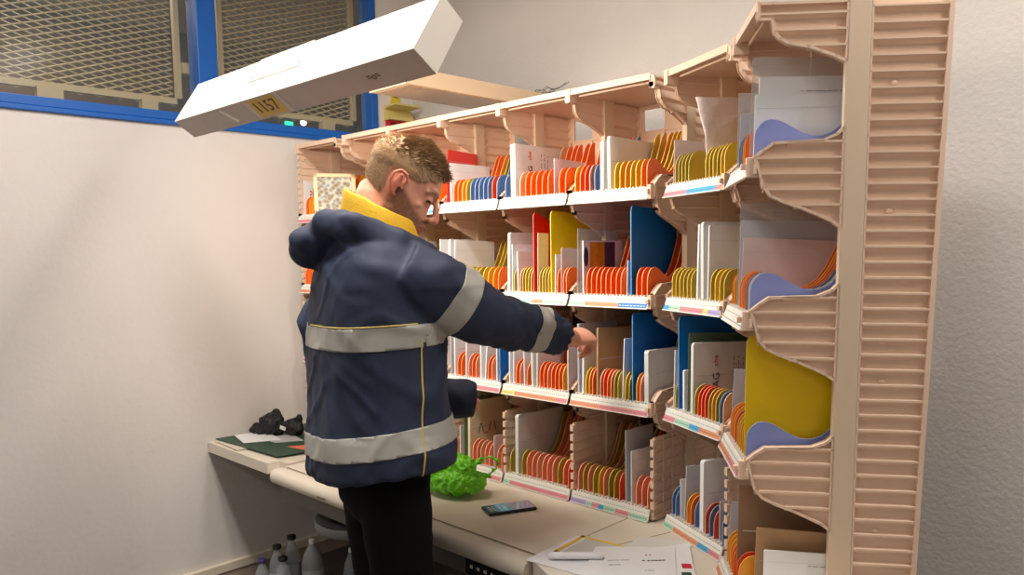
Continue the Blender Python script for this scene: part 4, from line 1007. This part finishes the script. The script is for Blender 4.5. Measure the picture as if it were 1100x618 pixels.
# trousers
Tm = MB()
Tm.rings([lring(V(-1.69, 1.225, z), ru, rv) for z, ru, rv in ((.74, .10, .08), (.80, .168, .115), (.90, .172, .122), (.99, .165, .115), (1.0, .1, .08))])
for sd in (-1, 1):
    hip, kn, an = legs[sd]
    Tm.tube([hip+Vector((0, 0, -.02)), hip.lerp(kn, .5), kn, kn.lerp(an, .5), an+Vector((0, 0, .0))], [.096, .088, .074, .066, .064], n=24, round_caps=False)
tm = remeshed(Tm, 'trousers', .010, 4, disp=lambda p: noise.noise(p*14)*.006)
tm.materials.append(mat('black_trousers', (9, 9, 11), .95, spec=.2)); link('trousers', tm, man)
for sd in (-1, 1):
    an = legs[sd][2]; s_ = MB()
    for i, (y, z, rx, rz) in enumerate(()): pass
    rs = []
    for (t, w_, z0, z1) in ((-.075, .022, .012, .06), (-.06, .036, .004, .10), (-.02, .040, .002, .125), (.03, .040, .002, .115), (.09, .046, .002, .075), (.15, .046, .002, .058), (.19, .034, .006, .045), (.205, .015, .012, .032)):
        c = Vector((an.x, an.y, 0))+Tf*t
        rs.append([c+Tr*(w_*math.cos(2*PI*k/16))+Vector((0, 0, (z0+z1)/2+(z1-z0)/2*math.sin(2*PI*k/16))) for k in range(16)])
    s_.rings(rs); s_.build('shoe', mat('shoe_black', (20, 19, 18), .5), man)
#PEND

# ------------------------------------------------------------------ lights
def area(name, loc, size, power, col=(1, 1, 1), rot=(0, 0, 0), sy=None):
    l = bpy.data.lights.new(name, 'AREA'); l.energy = power; l.color = col; l.size = size
    if sy: l.shape = 'RECTANGLE'; l.size_y = sy
    o = bpy.data.objects.new(name, l); COL.objects.link(o); o.location = loc; o.rotation_euler = rot; return o
def ceiling_lamp(x, y, rz, power, label, lx=1.25, ly=.30):
    e = empty('ceiling_lamp', (x, y, CEIL), rz, label, 'ceiling lamp', 'fluorescent ceiling lamps')
    m = MB(); m.box(-lx/2, lx/2, -ly/2, ly/2, -.07, 0); m.build('housing', lamp_m, e)
    m = MB(); m.box(-lx/2+.02, lx/2-.02, -ly/2+.02, ly/2-.02, -.078, -.0705); m.build('diffuser', mat('ceiling_glow', (255, 252, 244), .5, emit=(255, 250, 240), estr=1.5), e)
    area('tube_light', (x, y, CEIL-.085), lx-.05, power, (1, .965, .925), (0, 0, rz), ly-.05)
ceiling_lamp(-1.75, .75, 0, 44, 'long ceiling lamp above the man')
ceiling_lamp(.30, 1.7, 0, 35, 'unseen ceiling lamp placed to brighten the wall beside the end bay')  # out of view, placed to brighten the wall and end panel at right
ceiling_lamp(.6, -1.6, 0, 9, 'long ceiling lamp near the far entrance')
ceiling_lamp(-2.2, -1.6, 0, 16, 'long ceiling lamp near the left front corner')
# the working lamp's tube, shining on the rack
mid = Vector((0, (B_[0]+C_[0])/2, (B_[1]+C_[1])/2)) + nR*.006
o = area('lamp_tube', (ox, mid.y, mid.z), 1.15, 13.0, (1, .86, .70), sy=.12)
o.rotation_euler = nR.to_track_quat('-Z', 'X').to_euler()
zc = nR.normalized()*-1; xc = Vector((1, 0, 0)); yc = zc.cross(xc)
o.matrix_world = Matrix.Translation((ox, mid.y, mid.z)) @ Matrix((xc, yc, zc)).transposed().to_4x4()
area('corridor_light', (-4.4, .8, CEIL-.05), 1.0, 24, (1, .85, .65))
wd = bpy.data.worlds.new('world'); S.world = wd; wd.use_nodes = True
wd.node_tree.nodes['Background'].inputs[0].default_value = (.8, .85, 1, 1); wd.node_tree.nodes['Background'].inputs[1].default_value = .05
S.view_settings.view_transform = 'Standard'; S.view_settings.look = 'None'; S.view_settings.gamma = 1; S.view_settings.exposure = 0
S.view_settings.use_curve_mapping = False
